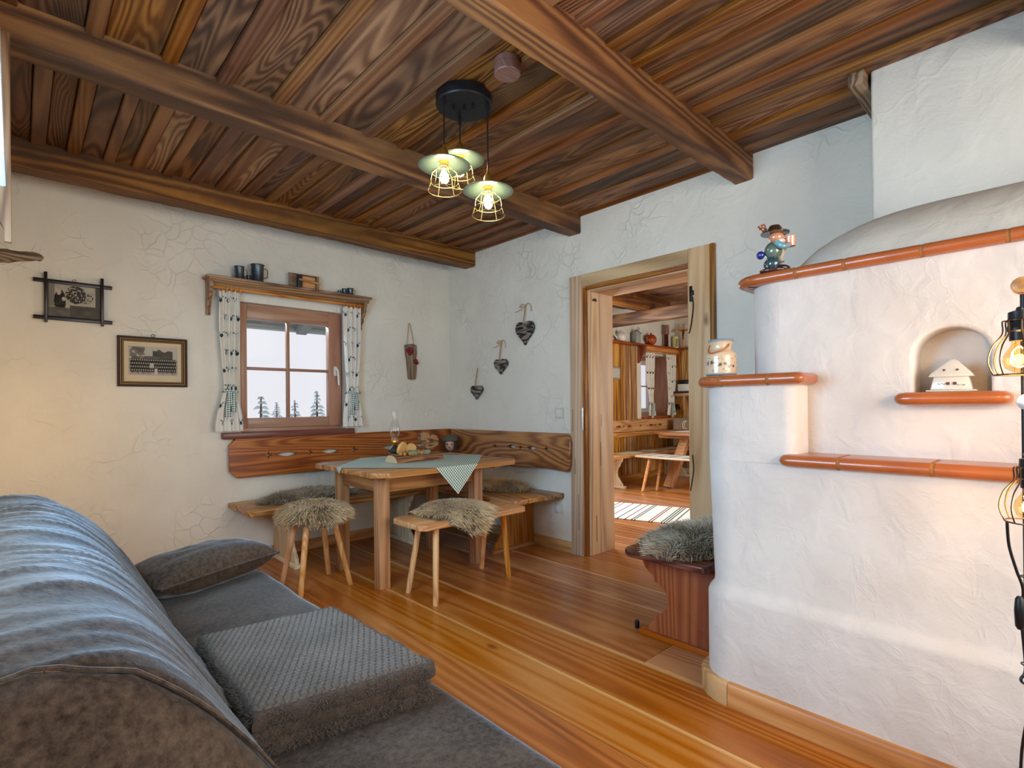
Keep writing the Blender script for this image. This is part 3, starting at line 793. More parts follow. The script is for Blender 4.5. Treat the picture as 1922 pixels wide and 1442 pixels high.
# ------------------------------------------------------------------ stools
def stool(T, sx_, sy_, zt, th, feet, tops, lab=None, corner=.03):
    poly = [(-sx_ + corner, -sy_), (sx_ - corner, -sy_), (sx_, -sy_ + corner), (sx_, sy_ - corner), (sx_ - corner, sy_), (-sx_ + corner, sy_), (-sx_, sy_ - corner), (-sx_, -sy_ + corner)]
    obj('seat', MB().prism(poly, zt - th, zt, 'z'), stoolwood('x'), T, bevel=.006)
    for (fx, fy), (tx, ty) in zip(feet, tops):
        n = 10; rr = []
        d = Vector((fx - tx, fy - ty, -(zt - th)))
        for q, r in ((0, .019), (.5, .0185), (1, .0165)):
            c = Vector((tx, ty, zt - th)) + d * q; rr.append([(c.x + r * cos(2 * pi * k / n), c.y + r * sin(2 * pi * k / n), c.z) for k in range(n)])
        obj('leg', MB().loft(rr), stoolwood('z'), T, smooth=30)


S1 = thing('stool', 'short wooden stool with splayed legs under a sheepskin beside the sofa', 'stool', (1.405, 3.395, 0))
stool(S1, .165, .165, .47, .03, [(.16, .155), (.17, -.15), (-.155, .155), (-.155, -.155)], [(.085, .085), (.085, -.085), (-.085, .085), (-.085, -.085)], corner=.05)
S2 = thing('stool', 'long wooden stool with splayed legs in front of the table', 'stool', (2.085, 2.71, 0))
stool(S2, .42, .175, .472, .034, [(-.325, .135), (-.325, -.16), (.31, .19), (.322, -.08)], [(-.27, .085), (-.27, -.09), (.27, .09), (.27, -.085)])
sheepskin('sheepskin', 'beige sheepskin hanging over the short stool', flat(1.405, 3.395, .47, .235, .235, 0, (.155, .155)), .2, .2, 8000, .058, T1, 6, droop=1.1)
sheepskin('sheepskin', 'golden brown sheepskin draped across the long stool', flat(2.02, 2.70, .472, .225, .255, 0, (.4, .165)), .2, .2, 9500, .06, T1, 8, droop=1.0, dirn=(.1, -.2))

# ------------------------------------------------------------------ tablecloth and what stands on the table
def gingham(name, c1, c2, n, uv=True):
    m = NT(name); tc = m.n('ShaderNodeTexCoord'); sp_ = m.n('ShaderNodeSeparateXYZ'); m.l(tc.outputs['UV' if uv else 'Object'], sp_.inputs[0])
    def st(o): return m.math('GREATER_THAN', m.math('FRACT', m.math('MULTIPLY', o, n)), .54)
    a, b = st(sp_.outputs[0]), st(sp_.outputs[1 if uv else 2])
    m.base(m.ramp(m.math('MULTIPLY', m.math('ADD', a, b), .5), [(.0, c2), (.5, tuple((x + y) / 2 for x, y in zip(lin(c1), lin(c2)))), (1., c1)], 'CONSTANT' if 0 else 'LINEAR'))
    m.p(Roughness=.85); m.b.inputs['Specular IOR Level'].default_value = .1
    return m.m


def cloth(u, v):
    a, b = u - .5, v - .5; 
    x_ = 2.09 + 1.24 * (a - b) / 2; y_ = 3.262 + 1.36 * (a + b) / 2
    z_ = TZ + .0035 + .0012 * mn.noise((x_ * 6, y_ * 6, 0))
    if y_ < TY0 - .004: z_ -= (TY0 - .004 - y_); y_ = TY0 - .006 - .01 * (TY0 - y_)
    if x_ < TX0 - .004: z_ -= (TX0 - .004 - x_); x_ = TX0 - .006
    if x_ > TX1 + .004: z_ -= (x_ - TX1 - .004); x_ = TX1 + .006
    if y_ > TY1 + .004: z_ -= (y_ - TY1 - .004); y_ = TY1 + .006
    return (x_, y_, z_)


tcl = obj('tablecloth', MB().grid(cloth, 110, 110, uv=True), gingham('cloth_gingham', '#0f4a3c', '#e6efe2', 62), smooth=60)
tag(tcl, 'green and white gingham tablecloth laid diagonally with one corner hanging down', 'tablecloth')

OL = thing('oil_lamp', 'antique oil lamp with clear glass chimney on the table', 'lamp', (2.06, 3.50, TZ + .005))
OL.scale = (1.12, 1.12, 1.12)
pew = simple('aged_pewter', '#6b6258', .35, .85, .2, 40)
obj('font', MB().lathe([(.04, 0), (.042, .006), (.03, .012), (.018, .02), (.02, .03), (.046, .045), (.05, .058), (.046, .068), (.03, .08), (.016, .092)], (0, 0, 0), 28), pew, OL)
obj('burner', MB().lathe([(.016, .09), (.018, .1), (.026, .106), (.027, .12), (.024, .126)], (0, 0, 0), 24), BRASS, OL)
kn = obj('wick_shaft', MB().tube([(.02, -.01, .112), (.06, -.035, .112)], .002, 6), BRASS, OL)
obj('wick_knob', MB().lathe([(.004, -.002), (.009, 0), (.009, .003), (.004, .005)], (.0, .0, 0), 14).xf(Matrix.Translation((.061, -.036, .112)) @ Matrix.Rotation(radians(90), 4, 'Y') @ Matrix.Rotation(radians(30), 4, 'X')), BRASS, kn)
GL = glassmat('lamp_glass', clear=.3)
obj('glass_chimney', MB().lathe([(.024, .124), (.024, .145), (.030, .158), (.036, .178), (.037, .192), (.033, .212), (.024, .24), (.018, .262), (.016, .285), (.0165, .315), (.018, .322)], (0, 0, 0), 28, cap=False), GL, OL, smooth=80)

WD = thing('wooden_centrepiece', 'bark log centrepiece with wooden heart, slices and moss on the table', 'decoration', (2.08, 3.26, TZ + .005), radians(3))
WD.scale = (1.15, 1.15, 1.15)
bark = greywood('x')
barkr = wood('bark', '#2c1a10', '#6b4429', '#a67a50', 'x', K=30, low=14, rough=.9, knots=.6, bump=1.0, var=.05)


def half_log(x0, x1, r):
    rr = []
    for i in range(15):
        x_ = x0 + (x1 - x0) * i / 14
        rr.append([(x_, cos(a) * r * (1 + .14 * mn.noise((x_ * 14, cos(a) * 2, 5))), max(0, sin(a) * r * .72 * (1 + .2 * mn.noise((x_ * 16, sin(a) * 3, 2))))) for a in [pi * k / 14 for k in range(15)]])
    return MB().loft(rr)


obj('log', half_log(-.17, .175, .068), barkr, WD, smooth=40)
obj('log_end', MB().prism([(cos(a) * .06, sin(a) * .043) for a in [pi * k / 12 for k in range(13)]], -.176, -.169, 'x'), simple('cut_wood', '#cdb48f', .7, 0, .15, 60), WD)
cutw = simple('cut_slice', '#d8a765', .6, 0, .15, 50)


def heartpoly(w_, h_, n=30):
    pts = []
    for i in range(n):
        t = 2 * pi * i / n; pts.append((w_ / 2 * sin(t) ** 3, (13 * cos(t) - 5 * cos(2 * t) - 2 * cos(3 * t) - cos(4 * t)) / 29 * h_ * .98 + h_ * .08))
    return pts


hp = MB().prism(heartpoly(.15, .14), -.018, .018, 'y').xf(Matrix.Translation((.09, -.02, .10)) @ Matrix.Rotation(radians(8), 4, 'Z') @ Matrix.Rotation(radians(-14), 4, 'X') @ Matrix.Rotation(radians(18), 4, 'Y'))
obj('wooden_heart', hp, barkr, WD, bevel=.004)
for cx, cy, r, rz in ((-.095, -.0, .042, 25), (-.02, .012, .034, -10)):
    s = obj('slice', MB().lathe([(r, -.008), (r * 1.02, 0), (r, .008)], (0, 0, 0), 22, axis='y').xf(Matrix.Translation((cx, cy, .05 + r * .72)) @ Matrix.Rotation(radians(rz), 4, 'Z') @ Matrix.Rotation(radians(20), 4, 'X')), cutw, WD, smooth=40)
moss = simple('moss', '#86835f', .95, 0, .4, 90, .8)
for cx, cy, r in ((-.05, -.035, .024), (-.03, -.04, .02), (.06, -.05, .022), (.045, -.045, .018), (.0, -.03, .02)):
    m = MB().ball((cx, cy, .052), (r, r, r * .8), 12, 8); m.v = [(a + .006 * mn.noise((a * 90, b * 90, c * 90)), b + .006 * mn.noise((b * 90, c * 90, a * 90)), c + .007 * mn.noise((c * 90, a * 90, b * 90))) for a, b, c in m.v]
    obj('moss', m, moss, WD, smooth=60)
for cx, cy, r in ((-.125, -.03, .014), (-.105, -.045, .012), (.02, -.045, .014), (.03, -.03, .013), (-.07, -.05, .012)):
    obj('acorn', MB().ball((cx, cy, .05), (r, r * .8, r), 12, 8), simple('acorn', '#a5763f', .5, 0, .2, 60), WD, smooth=60)

DL = thing('doll', 'small doll with brown hair and grey-green cap sitting in the bench corner', 'doll', (2.985, 4.06, SEAT + .004))
DL.scale = (1.25, 1.25, 1.22)
skin = simple('doll_skin', '#d3a48c', .5)
obj('body', MB().lathe([(.075, 0), (.078, .03), (.06, .12), (.045, .17), (.02, .2), (.018, .235)], (0, 0, 0), 18), simple('doll_dress', '#54443a', .9), DL)
obj('head', MB().ball((0, 0, .275), (.048, .048, .055), 20, 14), skin, DL, smooth=70)
hr = MB()
for i in range(13):
    pass
hr.grid(lambda u, v: (.060 * sin(v * pi * .62 + .02) * cos(radians(258 + 294 * u)), .060 * sin(v * pi * .62 + .02) * sin(radians(258 + 294 * u)), .275 + .066 * cos(v * pi * .62 + .02) - (.02 if v > .8 else 0)), 26, 10)
obj('hair', hr, simple('doll_hair', '#4a3527', .8, 0, .3, 80), DL, smooth=70)
cp = MB().lathe([(.058, .300), (.061, .306), (.060, .320), (.050, .336), (.028, .346), (.004, .349)], (0, 0, 0), 24)
obj('cap', cp, simple('doll_cap', '#5c5b4c', .9, 0, .3, 90), DL, smooth=60)
for s_ in (-1, 1):
    dx, dyy = -sin(radians(45)), -cos(radians(45)); px_, py_ = dx * .045 + s_ * .017 * cos(radians(45)), dyy * .045 - s_ * .017 * sin(radians(45))
    obj('eye', MB().ball((px_, py_, .276), .006, 10, 8), simple('doll_eye', '#241b16', .2), DL)
obj('mouth', MB().ball((-sin(radians(45)) * .0465, -cos(radians(45)) * .0465, .252), (.008, .008, .003), 10, 6), simple('doll_mouth', '#a4493f', .5), DL)

# ------------------------------------------------------------------ curtain shelf above the window
PS = thing('curtain_shelf', 'carved wooden shelf with curtain rod above the window', 'shelf', (1.6, 4.22, 2.0)); so = Vector((1.6, 4.22, 2.0))
shx = shelfwood('x')
obj('shelf_board', sp(MB().box(.968, 2.236, 4.145, 4.29, 2.078, 2.096)), shx, PS, bevel=.005)
obj('moulding', sp(MB().prism([(4.16, 2.078), (4.285, 2.078), (4.285, 2.06), (4.19, 2.045), (4.182, 2.05), (4.165, 2.07)], .985, 2.22, 'x')), shx, PS, bevel=.002)
obj('valance_board', sp(MB().box(1.0, 2.2, 4.20, 4.215, 2.03, 2.06)), shx, PS, bevel=.003)
for x0 in (.99, 2.172):
    obj('bracket', sp(MB().prism([(4.29, 2.06), (4.165, 2.06), (4.165, 2.02), (4.185, 2.0), (4.178, 1.975), (4.20, 1.955), (4.215, 1.93), (4.235, 1.915), (4.235, 1.89), (4.262, 1.86), (4.265, 1.825), (4.29, 1.825)], x0, x0 + .026, 'x')), shelfwood('z'), PS, bevel=.003)
obj('rod', sp(MB().tube([(1.0, 4.205, 2.02), (2.19, 4.205, 2.02)], .011, 12)), stoolwood('x'), PS)
for xr in (1.075, 1.105, 1.135, 1.16, 1.195, 2.0, 2.05, 2.09, 2.115, 2.14):
    obj('ring', sp(MB().tube([(xr, 4.205 + .021 * cos(a), 2.014 + .021 * sin(a)) for a in [2 * pi * k / 16 for k in range(16)]], .003, 6, closed=True)), stoolwood('z'), PS)

CURT = simple('curtain_linen', '#e4e0d6', .9, 0, .06, 120)
CURT.node_tree.nodes['Principled BSDF'].inputs['Subsurface Weight'].default_value = 0
DEER = simple('deer_print', '#0d4048', .9)


def curtain(name, label, top, tie, bot, z0, zt, z1, y0, phase, nf, par_group, sc=1.0, cam_flip=1, x_axis=True):
    T = thing(name, label, 'curtain', ((top[0] + top[1]) / 2, y0, z1), group=par_group); o = Vector(T.location)
    def edge(z):
        if z > zt:
            t = (z - zt) / (z0 - zt); e = .5 - .5 * cos(pi * min(1, t * 1.35)); return [tie[k] + (top[k] - tie[k]) * e for k in (0, 1)]
        t = (zt - z) / (zt - z1); e = sin(pi / 2 * t); return [tie[k] + (bot[k] - tie[k]) * e for k in (0, 1)]
    def f(u, v, off=0):
        z = z0 + (z1 - z0) * v; a, b = edge(z); pinch = .45 + .55 * min(1, abs(z - zt) / (.3 * sc))
        yy = y0 + sc * (.019 * pinch * sin(u * nf * 2 * pi + phase + .8 * sin(v * 4)) + .006 * mn.noise((u * 9, v * 5, phase))) - off
        return (a + (b - a) * u - o.x, yy - o.y, z - o.z)
    fab = obj('fabric', MB().grid(lambda u, v: f(u, v), 44, 40), CURT, T, smooth=80)
    m = MB(); W = .30 * sc if sc == 1 else .3; Hh = z0 - z1; rows = int(Hh / (.115))
    def quad(ps, cu, cv, wu):
        nonlocal m
        i0 = len(m.v)
        for p in ps: m.v.append(f(min(1, max(0, cu + p[0] / wu)), min(1, max(0, cv - p[1] / Hh)), .0022))
        m.f.append(tuple(range(i0, i0 + len(ps))))
    for r in range(rows):
        for c in range(3):
            cu = (c + .22 + .5 * (r % 2)) / 2.9; cv = (r + .5) / rows
            if cu > .95: continue
            a, b = edge(z0 + (z1 - z0) * cv); wu = (b - a) * 1.0; m = MB()
            quad([(0, -.022), (.006, -.012), (.007, -.002), (.003, .004), (-.003, .004), (-.007, -.002), (-.006, -.012)], cu, cv, wu)
            for s_ in (-1, 1):
                quad([(s_ * .002, .003), (s_ * .010, .012), (s_ * .012, .024), (s_ * .009, .024), (s_ * .007, .013), (s_ * .000, .006)], cu, cv, wu)
                quad([(s_ * .008, .010), (s_ * .017, .016), (s_ * .018, .020), (s_ * .008, .013)], cu, cv, wu)
            obj('stag_head', m, DEER, fab, smooth=0)
    cx, hw = (tie[0] + tie[1]) / 2 - o.x, (tie[1] - tie[0]) / 2 + .004
    gm = gingham_obj
    obj('tieback', MB().tube([(cx + hw * cos(a), .028 * sc * sin(a) * 1.0, zt - o.z + .008 * sin(2 * a)) for a in [2 * pi * k / 20 for k in range(20)]], .009 * sc, 8, closed=True), gm, T, smooth=60)
    for dx, w_, hh in ((-.012 * sc, .022 * sc, .19 * sc), (.02 * sc, .018 * sc, .15 * sc)):
        obj('tieback_tail', MB().prism([(cx + dx - w_ * .6, zt - o.z), (cx + dx + w_ * .6, zt - o.z), (cx + dx + w_ * 1.0 - .012 * sc, zt - o.z - hh), (cx + dx - w_ - .012 * sc, zt - o.z - hh)], -.034 * sc, -.030 * sc, 'y'), gm, T, smooth=0)
    return T


gingham_obj = gingham('tieback_gingham', '#0e4a50', '#dfe6dd', 62, uv=False)
curtain('curtain', 'white curtain with green stag heads on the left of the room window', (1.058, 1.192), (1.085, 1.168), (1.022, 1.212), 2.0, 1.275, .985, 4.20, .3, 3.5, 'curtains at the room window')
curtain('curtain', 'white curtain with green stag heads at the right of the room window', (2.003, 2.165), (2.022, 2.138), (1.99, 2.172), 2.0, 1.275, .99, 4.205, 1.3, 4.0, 'curtains at the room window')


def mug(name, label, x_, y_, z_, r, h, mat, grp, ang=0):
    T = thing(name, label, 'mug', (x_, y_, z_), ang, grp)
    obj('cup', MB().lathe([(r * .93, 0), (r * .93, h * .04), (r * .9, h * .1), (r * .92, h * .9), (r * 1.06, h), (r * .98, h), (r * .84, h * .9), (r * .82, h * .1)], (0, 0, 0), 26), mat, T, smooth=45)
    hx = r * .9
    obj('handle', MB().tube([(hx, 0, h * .84), (hx + r * .62, 0, h * .80), (hx + r * .66, 0, h * .72), (hx + r * .62, 0, h * .36), (hx, 0, h * .28)], r * .075, 8), mat, T)


PEW = simple('pewter', '#4c565c', .33, .75, .15, 25)
PEWD = simple('dark_pewter', '#3a4044', .38, .75, .15, 25)
mug('pewter_mug', 'tallest pewter mug on the left end of the curtain shelf', 1.322, 4.215, 2.096, .047, .134, PEW, 'pewter measures on the curtain shelf')
mug('pewter_mug', 'medium pewter mug leftmost on the curtain shelf', 1.196, 4.215, 2.096, .034, .10, PEW, 'pewter measures on the curtain shelf')
mug('pewter_mug', 'tiny pewter cup between the two larger mugs on the shelf', 1.256, 4.205, 2.096, .016, .042, PEWD, 'pewter measures on the curtain shelf')
mug('pewter_mug', 'smallest pewter cup near the right end of the curtain shelf', 1.968, 4.215, 2.096, .015, .033, PEW, 'pewter measures on the curtain shelf')
mug('pewter_mug', 'middle of three small pewter cups at the right of the shelf', 2.012, 4.215, 2.096, .021, .053, PEW, 'pewter measures on the curtain shelf')
mug('pewter_mug', 'rightmost and largest of the three small pewter cups', 2.066, 4.215, 2.096, .027, .064, PEW, 'pewter measures on the curtain shelf')
RT = thing('wooden_ratchet', 'old wooden ratchet noisemaker with slats on the curtain shelf', 'noisemaker', (1.665, 4.215, 2.096)); so = Vector((1.665, 4.215, 2.096))
brz = shelfwood('z')
obj('top_bar', sp(MB().box(1.55, 1.785, 4.205, 4.225, 2.203, 2.212).box(1.55, 1.785, 4.205, 4.225, 2.097, 2.104)), darkwood('x'), RT, bevel=.002)
obj('end_block', sp(MB().box(1.765, 1.787, 4.195, 4.235, 2.097, 2.212)), brz, RT, bevel=.003)
obj('wheel_block', sp(MB().box(1.615, 1.652, 4.19, 4.24, 2.104, 2.203)), simple('dark_blue_wood', '#1b2630', .6), RT, bevel=.003)
for k in range(10):
    obj('slat', sp(MB().box(1.552, 1.612, 4.207, 4.223, 2.109 + k * .0093, 2.1125 + k * .0093)), shx, RT)
obj('rear_panel', sp(MB().box(1.652, 1.765, 4.225, 4.232, 2.104, 2.203)), stoolwood('x'), RT)
obj('crank', sp(MB().tube([(1.625, 4.188, 2.168), (1.72, 4.182, 2.158), (1.79, 4.178, 2.150)], [.008, .007, .009], 10)), stoolwood('x'), RT)

# ------------------------------------------------------------------ pictures on the window wall
def photo(par, x0, x1, z0, z1, y_, fn, nu=90, nv=60, name='photograph'):
    o = ORG[par.name] if par.parent else Vector(par.location)
    o = Vector(par.location)
    return obj(name, MB().grid(lambda u, v: (x0 + (x1 - x0) * u - o.x, y_ - o.y, z0 + (z1 - z0) * v - o.z), nu, nv, col=fn), attrmat('photo_print', .6, Specular_IOR_Level=.15), par, smooth=0)


def sep(t, warm=1.0): t = min(1, max(0, t)); t = t ** 1.15; return (t * .80, t * .74, t * .62)


def pic1(u, v):
    n = mn.noise((u * 6, v * 6, 3)) ; t = .55 + .1 * n
    if v > .3 and (u < .12): t = .25 + .12 * (int(u * 40) % 2)
    d = hypot((u - .22) / .11, (v - .48) / .34)
    if d < 1: t = .05 + .03 * n
    if hypot((u - .2) / .045, (v - .75) / .09) < 1: t = .6
    if hypot((u - .29) / .035, (v - .55) / .06) < 1: t = .65
    if hypot((u - .52) / .2, (v - .70) / .27) < 1 and mn.noise((u * 26, v * 22, 1)) > -.15: t = .07
    if hypot((u - .62) / .26, (v - .62) / .18) < 1 and mn.noise((u * 30, v * 26, 9)) > .1: t = .1
    if v < .38 and u > .40: t = .16 + .06 * n - .06 * v
    if v < .3 and u <= .4: t = .2 + .1 * n
    if u > .9 and v > .25: t = .16
    return sep(t)


def pic2(u, v):
    du, dv = abs(u - .5) * 2, abs(v - .5) * 2
    n = mn.noise((u * 5, v * 5, 8)); sky = .62; t = sky
    if u < .32 and v > .42 and mn.noise((u * 14, v * 14, 2)) > -.35: t = .22 + .15 * n
    if .48 < u < .9 and .5 < v < .86 + .08 * mn.noise((u * 9, 0, 1)): t = .14 + .05 * n
    if .3 < u < .62 and .52 < v < .68: t = .2
    if v < .58:
        row = int(v / .115); cu = (u * 22 + .5 * (row % 2)); cc = abs(cu - round(cu)); ff = abs((v / .115) % 1 - .62)
        t = .06 + .03 * n
        if cc < .26 and ff < .24 and v > .12: t = .55 + .15 * mn.noise((u * 40, v * 40, 0))
        if v < .13: t = .35 + .3 * mn.noise((u * 20, v * 9, 4))
        if abs(u - .46) < .04 and .25 < v < .42: t = .6
        if abs(u - .55) < .03 and v < .25: t = .7
    fade = max(0, min(1, (1 - max(du, dv)) / .08)) * (1 if v > .1 else max(0, v / .1))
    t = t * fade + .62 * (1 - fade); return sep(t)


P1 = thing('picture_frame', 'old photograph in a dark crossed-bar wooden frame, the upper left picture', 'picture', (.26, 4.28, 1.84)); so = Vector(P1.location)
dk = simple('dark_frame', '#1c1210', .35, 0, .3, 60)
for z_ in (1.938, 1.714): obj('frame_bar', sp(MB().beam((.070, 4.272, z_), (.450, 4.272, z_ - .002), .014, .024)), dk, P1, bevel=.003)
for x_ in (.127, .398): obj('frame_bar', sp(MB().beam((x_, 4.268, 1.684), (x_, 4.268, 1.99), .024, .016)), dk, P1, bevel=.003)
obj('backing', sp(MB().box(.13, .395, 4.279, 4.286, 1.72, 1.932)), simple('backing', '#6a5c48', .9), P1)
photo(P1, .138, .388, 1.724, 1.93, 4.277, pic1)
obj('hook', sp(MB().tube([(.262 + .008 * cos(a), 4.28, 1.957 + .008 * sin(a)) for a in [2 * pi * k / 12 for k in range(12)]], .0015, 6, closed=True)), BRASS, P1)
P2 = thing('picture_frame', 'old group photograph with cream mount in a brown and gold frame', 'picture', (.672, 4.28, 1.47)); so = Vector(P2.location)
fb = simple('brown_frame', '#33180e', .5, 0, .2, 40, spec=.25); gold = simple('gold_line', '#a5823f', .4, .6)
X0, X1, Z0, Z1 = .474, .870, 1.302, 1.636
for d0, d1, yy, mt in ((0, .016, 4.268, fb), (.016, .0195, 4.270, gold), (.0195, .027, 4.271, fb), (.027, .030, 4.272, gold), (.030, .034, 4.273, fb)):
    obj('frame_strip', sp(MB().box(X0 + d0, X1 - d0, yy, 4.286, Z1 - d1, Z1 - d0)), mt, P2, bevel=.001, bseg=1); obj('frame_strip', sp(MB().box(X0 + d0, X1 - d0, yy, 4.286, Z0 + d0, Z0 + d1)), mt, P2, bevel=.001, bseg=1)
    obj('frame_strip', sp(MB().box(X0 + d0, X0 + d1, yy, 4.286, Z0 + d1, Z1 - d1)), mt, P2, bevel=.001, bseg=1); obj('frame_strip', sp(MB().box(X1 - d1, X1 - d0, yy, 4.286, Z0 + d1, Z1 - d1)), mt, P2, bevel=.001, bseg=1)
obj('mount', sp(MB().box(X0 + .03, X1 - .03, 4.279, 4.285, Z0 + .03, Z1 - .03)), simple('mount_card', '#cdbb9c', .8, 0, .1, 8), P2)
photo(P2, .535, .812, 1.378, 1.572, 4.2775, pic2, 132, 60)
obj('hook', sp(MB().tube([(.672 + .010 * cos(a), 4.28, 1.648 + .010 * sin(a)) for a in [2 * pi * k / 12 for k in range(12)]], .0018, 6, closed=True)), IRON, P2)

# hanging weathered board with red rose buds
HB = thing('hanging_board', 'weathered board with red dried roses hanging from string beside the window', 'wall decoration', (2.69, 4.275, 1.57)); so = Vector(HB.location)
pl = [(2.628, 1.728), (2.70, 1.742), (2.753, 1.735), (2.756, 1.66), (2.748, 1.60), (2.752, 1.5), (2.742, 1.41), (2.70, 1.403), (2.664, 1.412), (2.655, 1.5), (2.650, 1.58), (2.636, 1.64)]
obj('board', sp(MB().prism(pl, 4.262, 4.288, 'y')), greywood('z'), HB, bevel=.006)
obj('string', sp(MB().tube([(2.648, 4.262, 1.735), (2.675, 4.275, 1.925), (2.68, 4.28, 1.935), (2.69, 4.275, 1.925), (2.722, 4.262, 1.737)], .003, 6)), STRING, HB)
rose = simple('dried_rose', '#7d1226', .6, 0, .5, 70)
for x_, z_, r in ((2.648, 1.672, .018), (2.668, 1.690, .018), (2.684, 1.672, .022), (2.672, 1.650, .018), (2.733, 1.578, .020), (2.748, 1.562, .014)):
    m = MB().ball((x_, 4.25, z_), r, 14, 9); m.v = [(a + .003 * sin(c * 900), b, c + .003 * sin(a * 800)) for a, b, c in m.v]
    obj('rose', sp(m), rose, HB, smooth=50)

# three hearts on the door wall
barkh = wood('charred_heart', '#15110f', '#3c322c', '#8b8078', 'y', K=40, low=9, stretch=.12, rough=.8, knots=.3, var=.1, bump=1.0, contrast=1.3)
for y_, z0, z1, wd, zs, lab, big in ((3.184, 1.66, 1.865, .212, 2.0, 'largest and highest of three dark bark hearts on the door wall', 2), (3.493, 1.43, 1.568, .165, 1.72, 'middle of three dark bark hearts hanging on the door wall', 1), (3.833, 1.212, 1.345, .16, 1.508, 'lowest dark bark heart on the door wall near the room corner', 0)):
    T = thing('wooden_heart', lab, 'wall decoration', (XD - .02, y_, (z0 + z1) / 2), group='bark hearts hanging on the door wall'); so = Vector(T.location)
    hgt = z1 - z0
    obj('heart', sp(MB().prism([(y_ + a, (z0 + z1) / 2 + b) for a, b in heartpoly(wd, hgt)], XD - .036, XD - .006, 'x')), barkh, T, bevel=.006)
    zt = z0 + hgt * .86
    obj('string', sp(MB().tube([(XD - .038, y_, zt), (XD - .037, y_ - .004, zt + .03), (XD - .012, y_ - .002, zs)], .0028, 6).tube([(XD - .038, y_ + .006, zt), (XD - .037, y_ + .009, zt + .03), (XD - .012, y_ + .002, zs)], .0028, 6)), STRING, T)
    if big:
        k = .055 + .02 * big
        m = MB().tube(catmull([(XD - .013, y_ - .002, zs), (XD - .02, y_ + k * .4, zs + .015), (XD - .02, y_ + k * .7, zs - .01), (XD - .02, y_ + k * .3, zs - .004)]), .0026, 6)
        m.tube(catmull([(XD - .013, y_, zs), (XD - .02, y_ - k * .4, zs + .012), (XD - .02, y_ - k * .7, zs - .01), (XD - .018, y_ - k * .75, zs - .06)]), .0026, 6)
        m.tube(catmull([(XD - .013, y_, zs), (XD - .02, y_ + k * .5, zs - .03), (XD - .02, y_ + k * 1.3, zs - .045)]), .0022, 6)
        obj('bow', sp(m), STRING, T)

# switch and socket
SW = thing('light_switch', 'square white light switch on the wall beside the doorway', 'switch', (XD, 2.82, 1.088)); so = Vector(SW.location)
obj('plate', sp(MB().box(XD - .010, XD, 2.776, 2.864, 1.046, 1.13)), simple('switch_plate', '#cfcbb6', .4), SW, bevel=.003); obj('rocker', sp(MB().box(XD - .014, XD - .009, 2.79, 2.85, 1.06, 1.116)), WHITEPL, SW, bevel=.002)
SK = thing('power_socket', 'cream power socket low on the wall under the bench end', 'socket', (XD, 2.834, .327)); so = Vector(SK.location)
obj('plate', sp(MB().box(XD - .009, XD, 2.794, 2.874, .288, .366)), simple('switch_plate', '#cfcbb6', .4), SK, bevel=.003)
obj('socket_ring', sp(MB().lathe([(.026, -.013), (.026, -.008), (.02, -.006), (.019, -.009), (.002, -.0092)], (XD, 2.834, .327), 22, axis='x')), WHITEPL, SK)
for s_ in (-1, 1): obj('contact_hole', sp(MB().lathe([(.003, -.0105), (.003, -.008)], (XD, 2.834 + s_ * .0095, .327), 10, axis='x')), BLACK, SK)

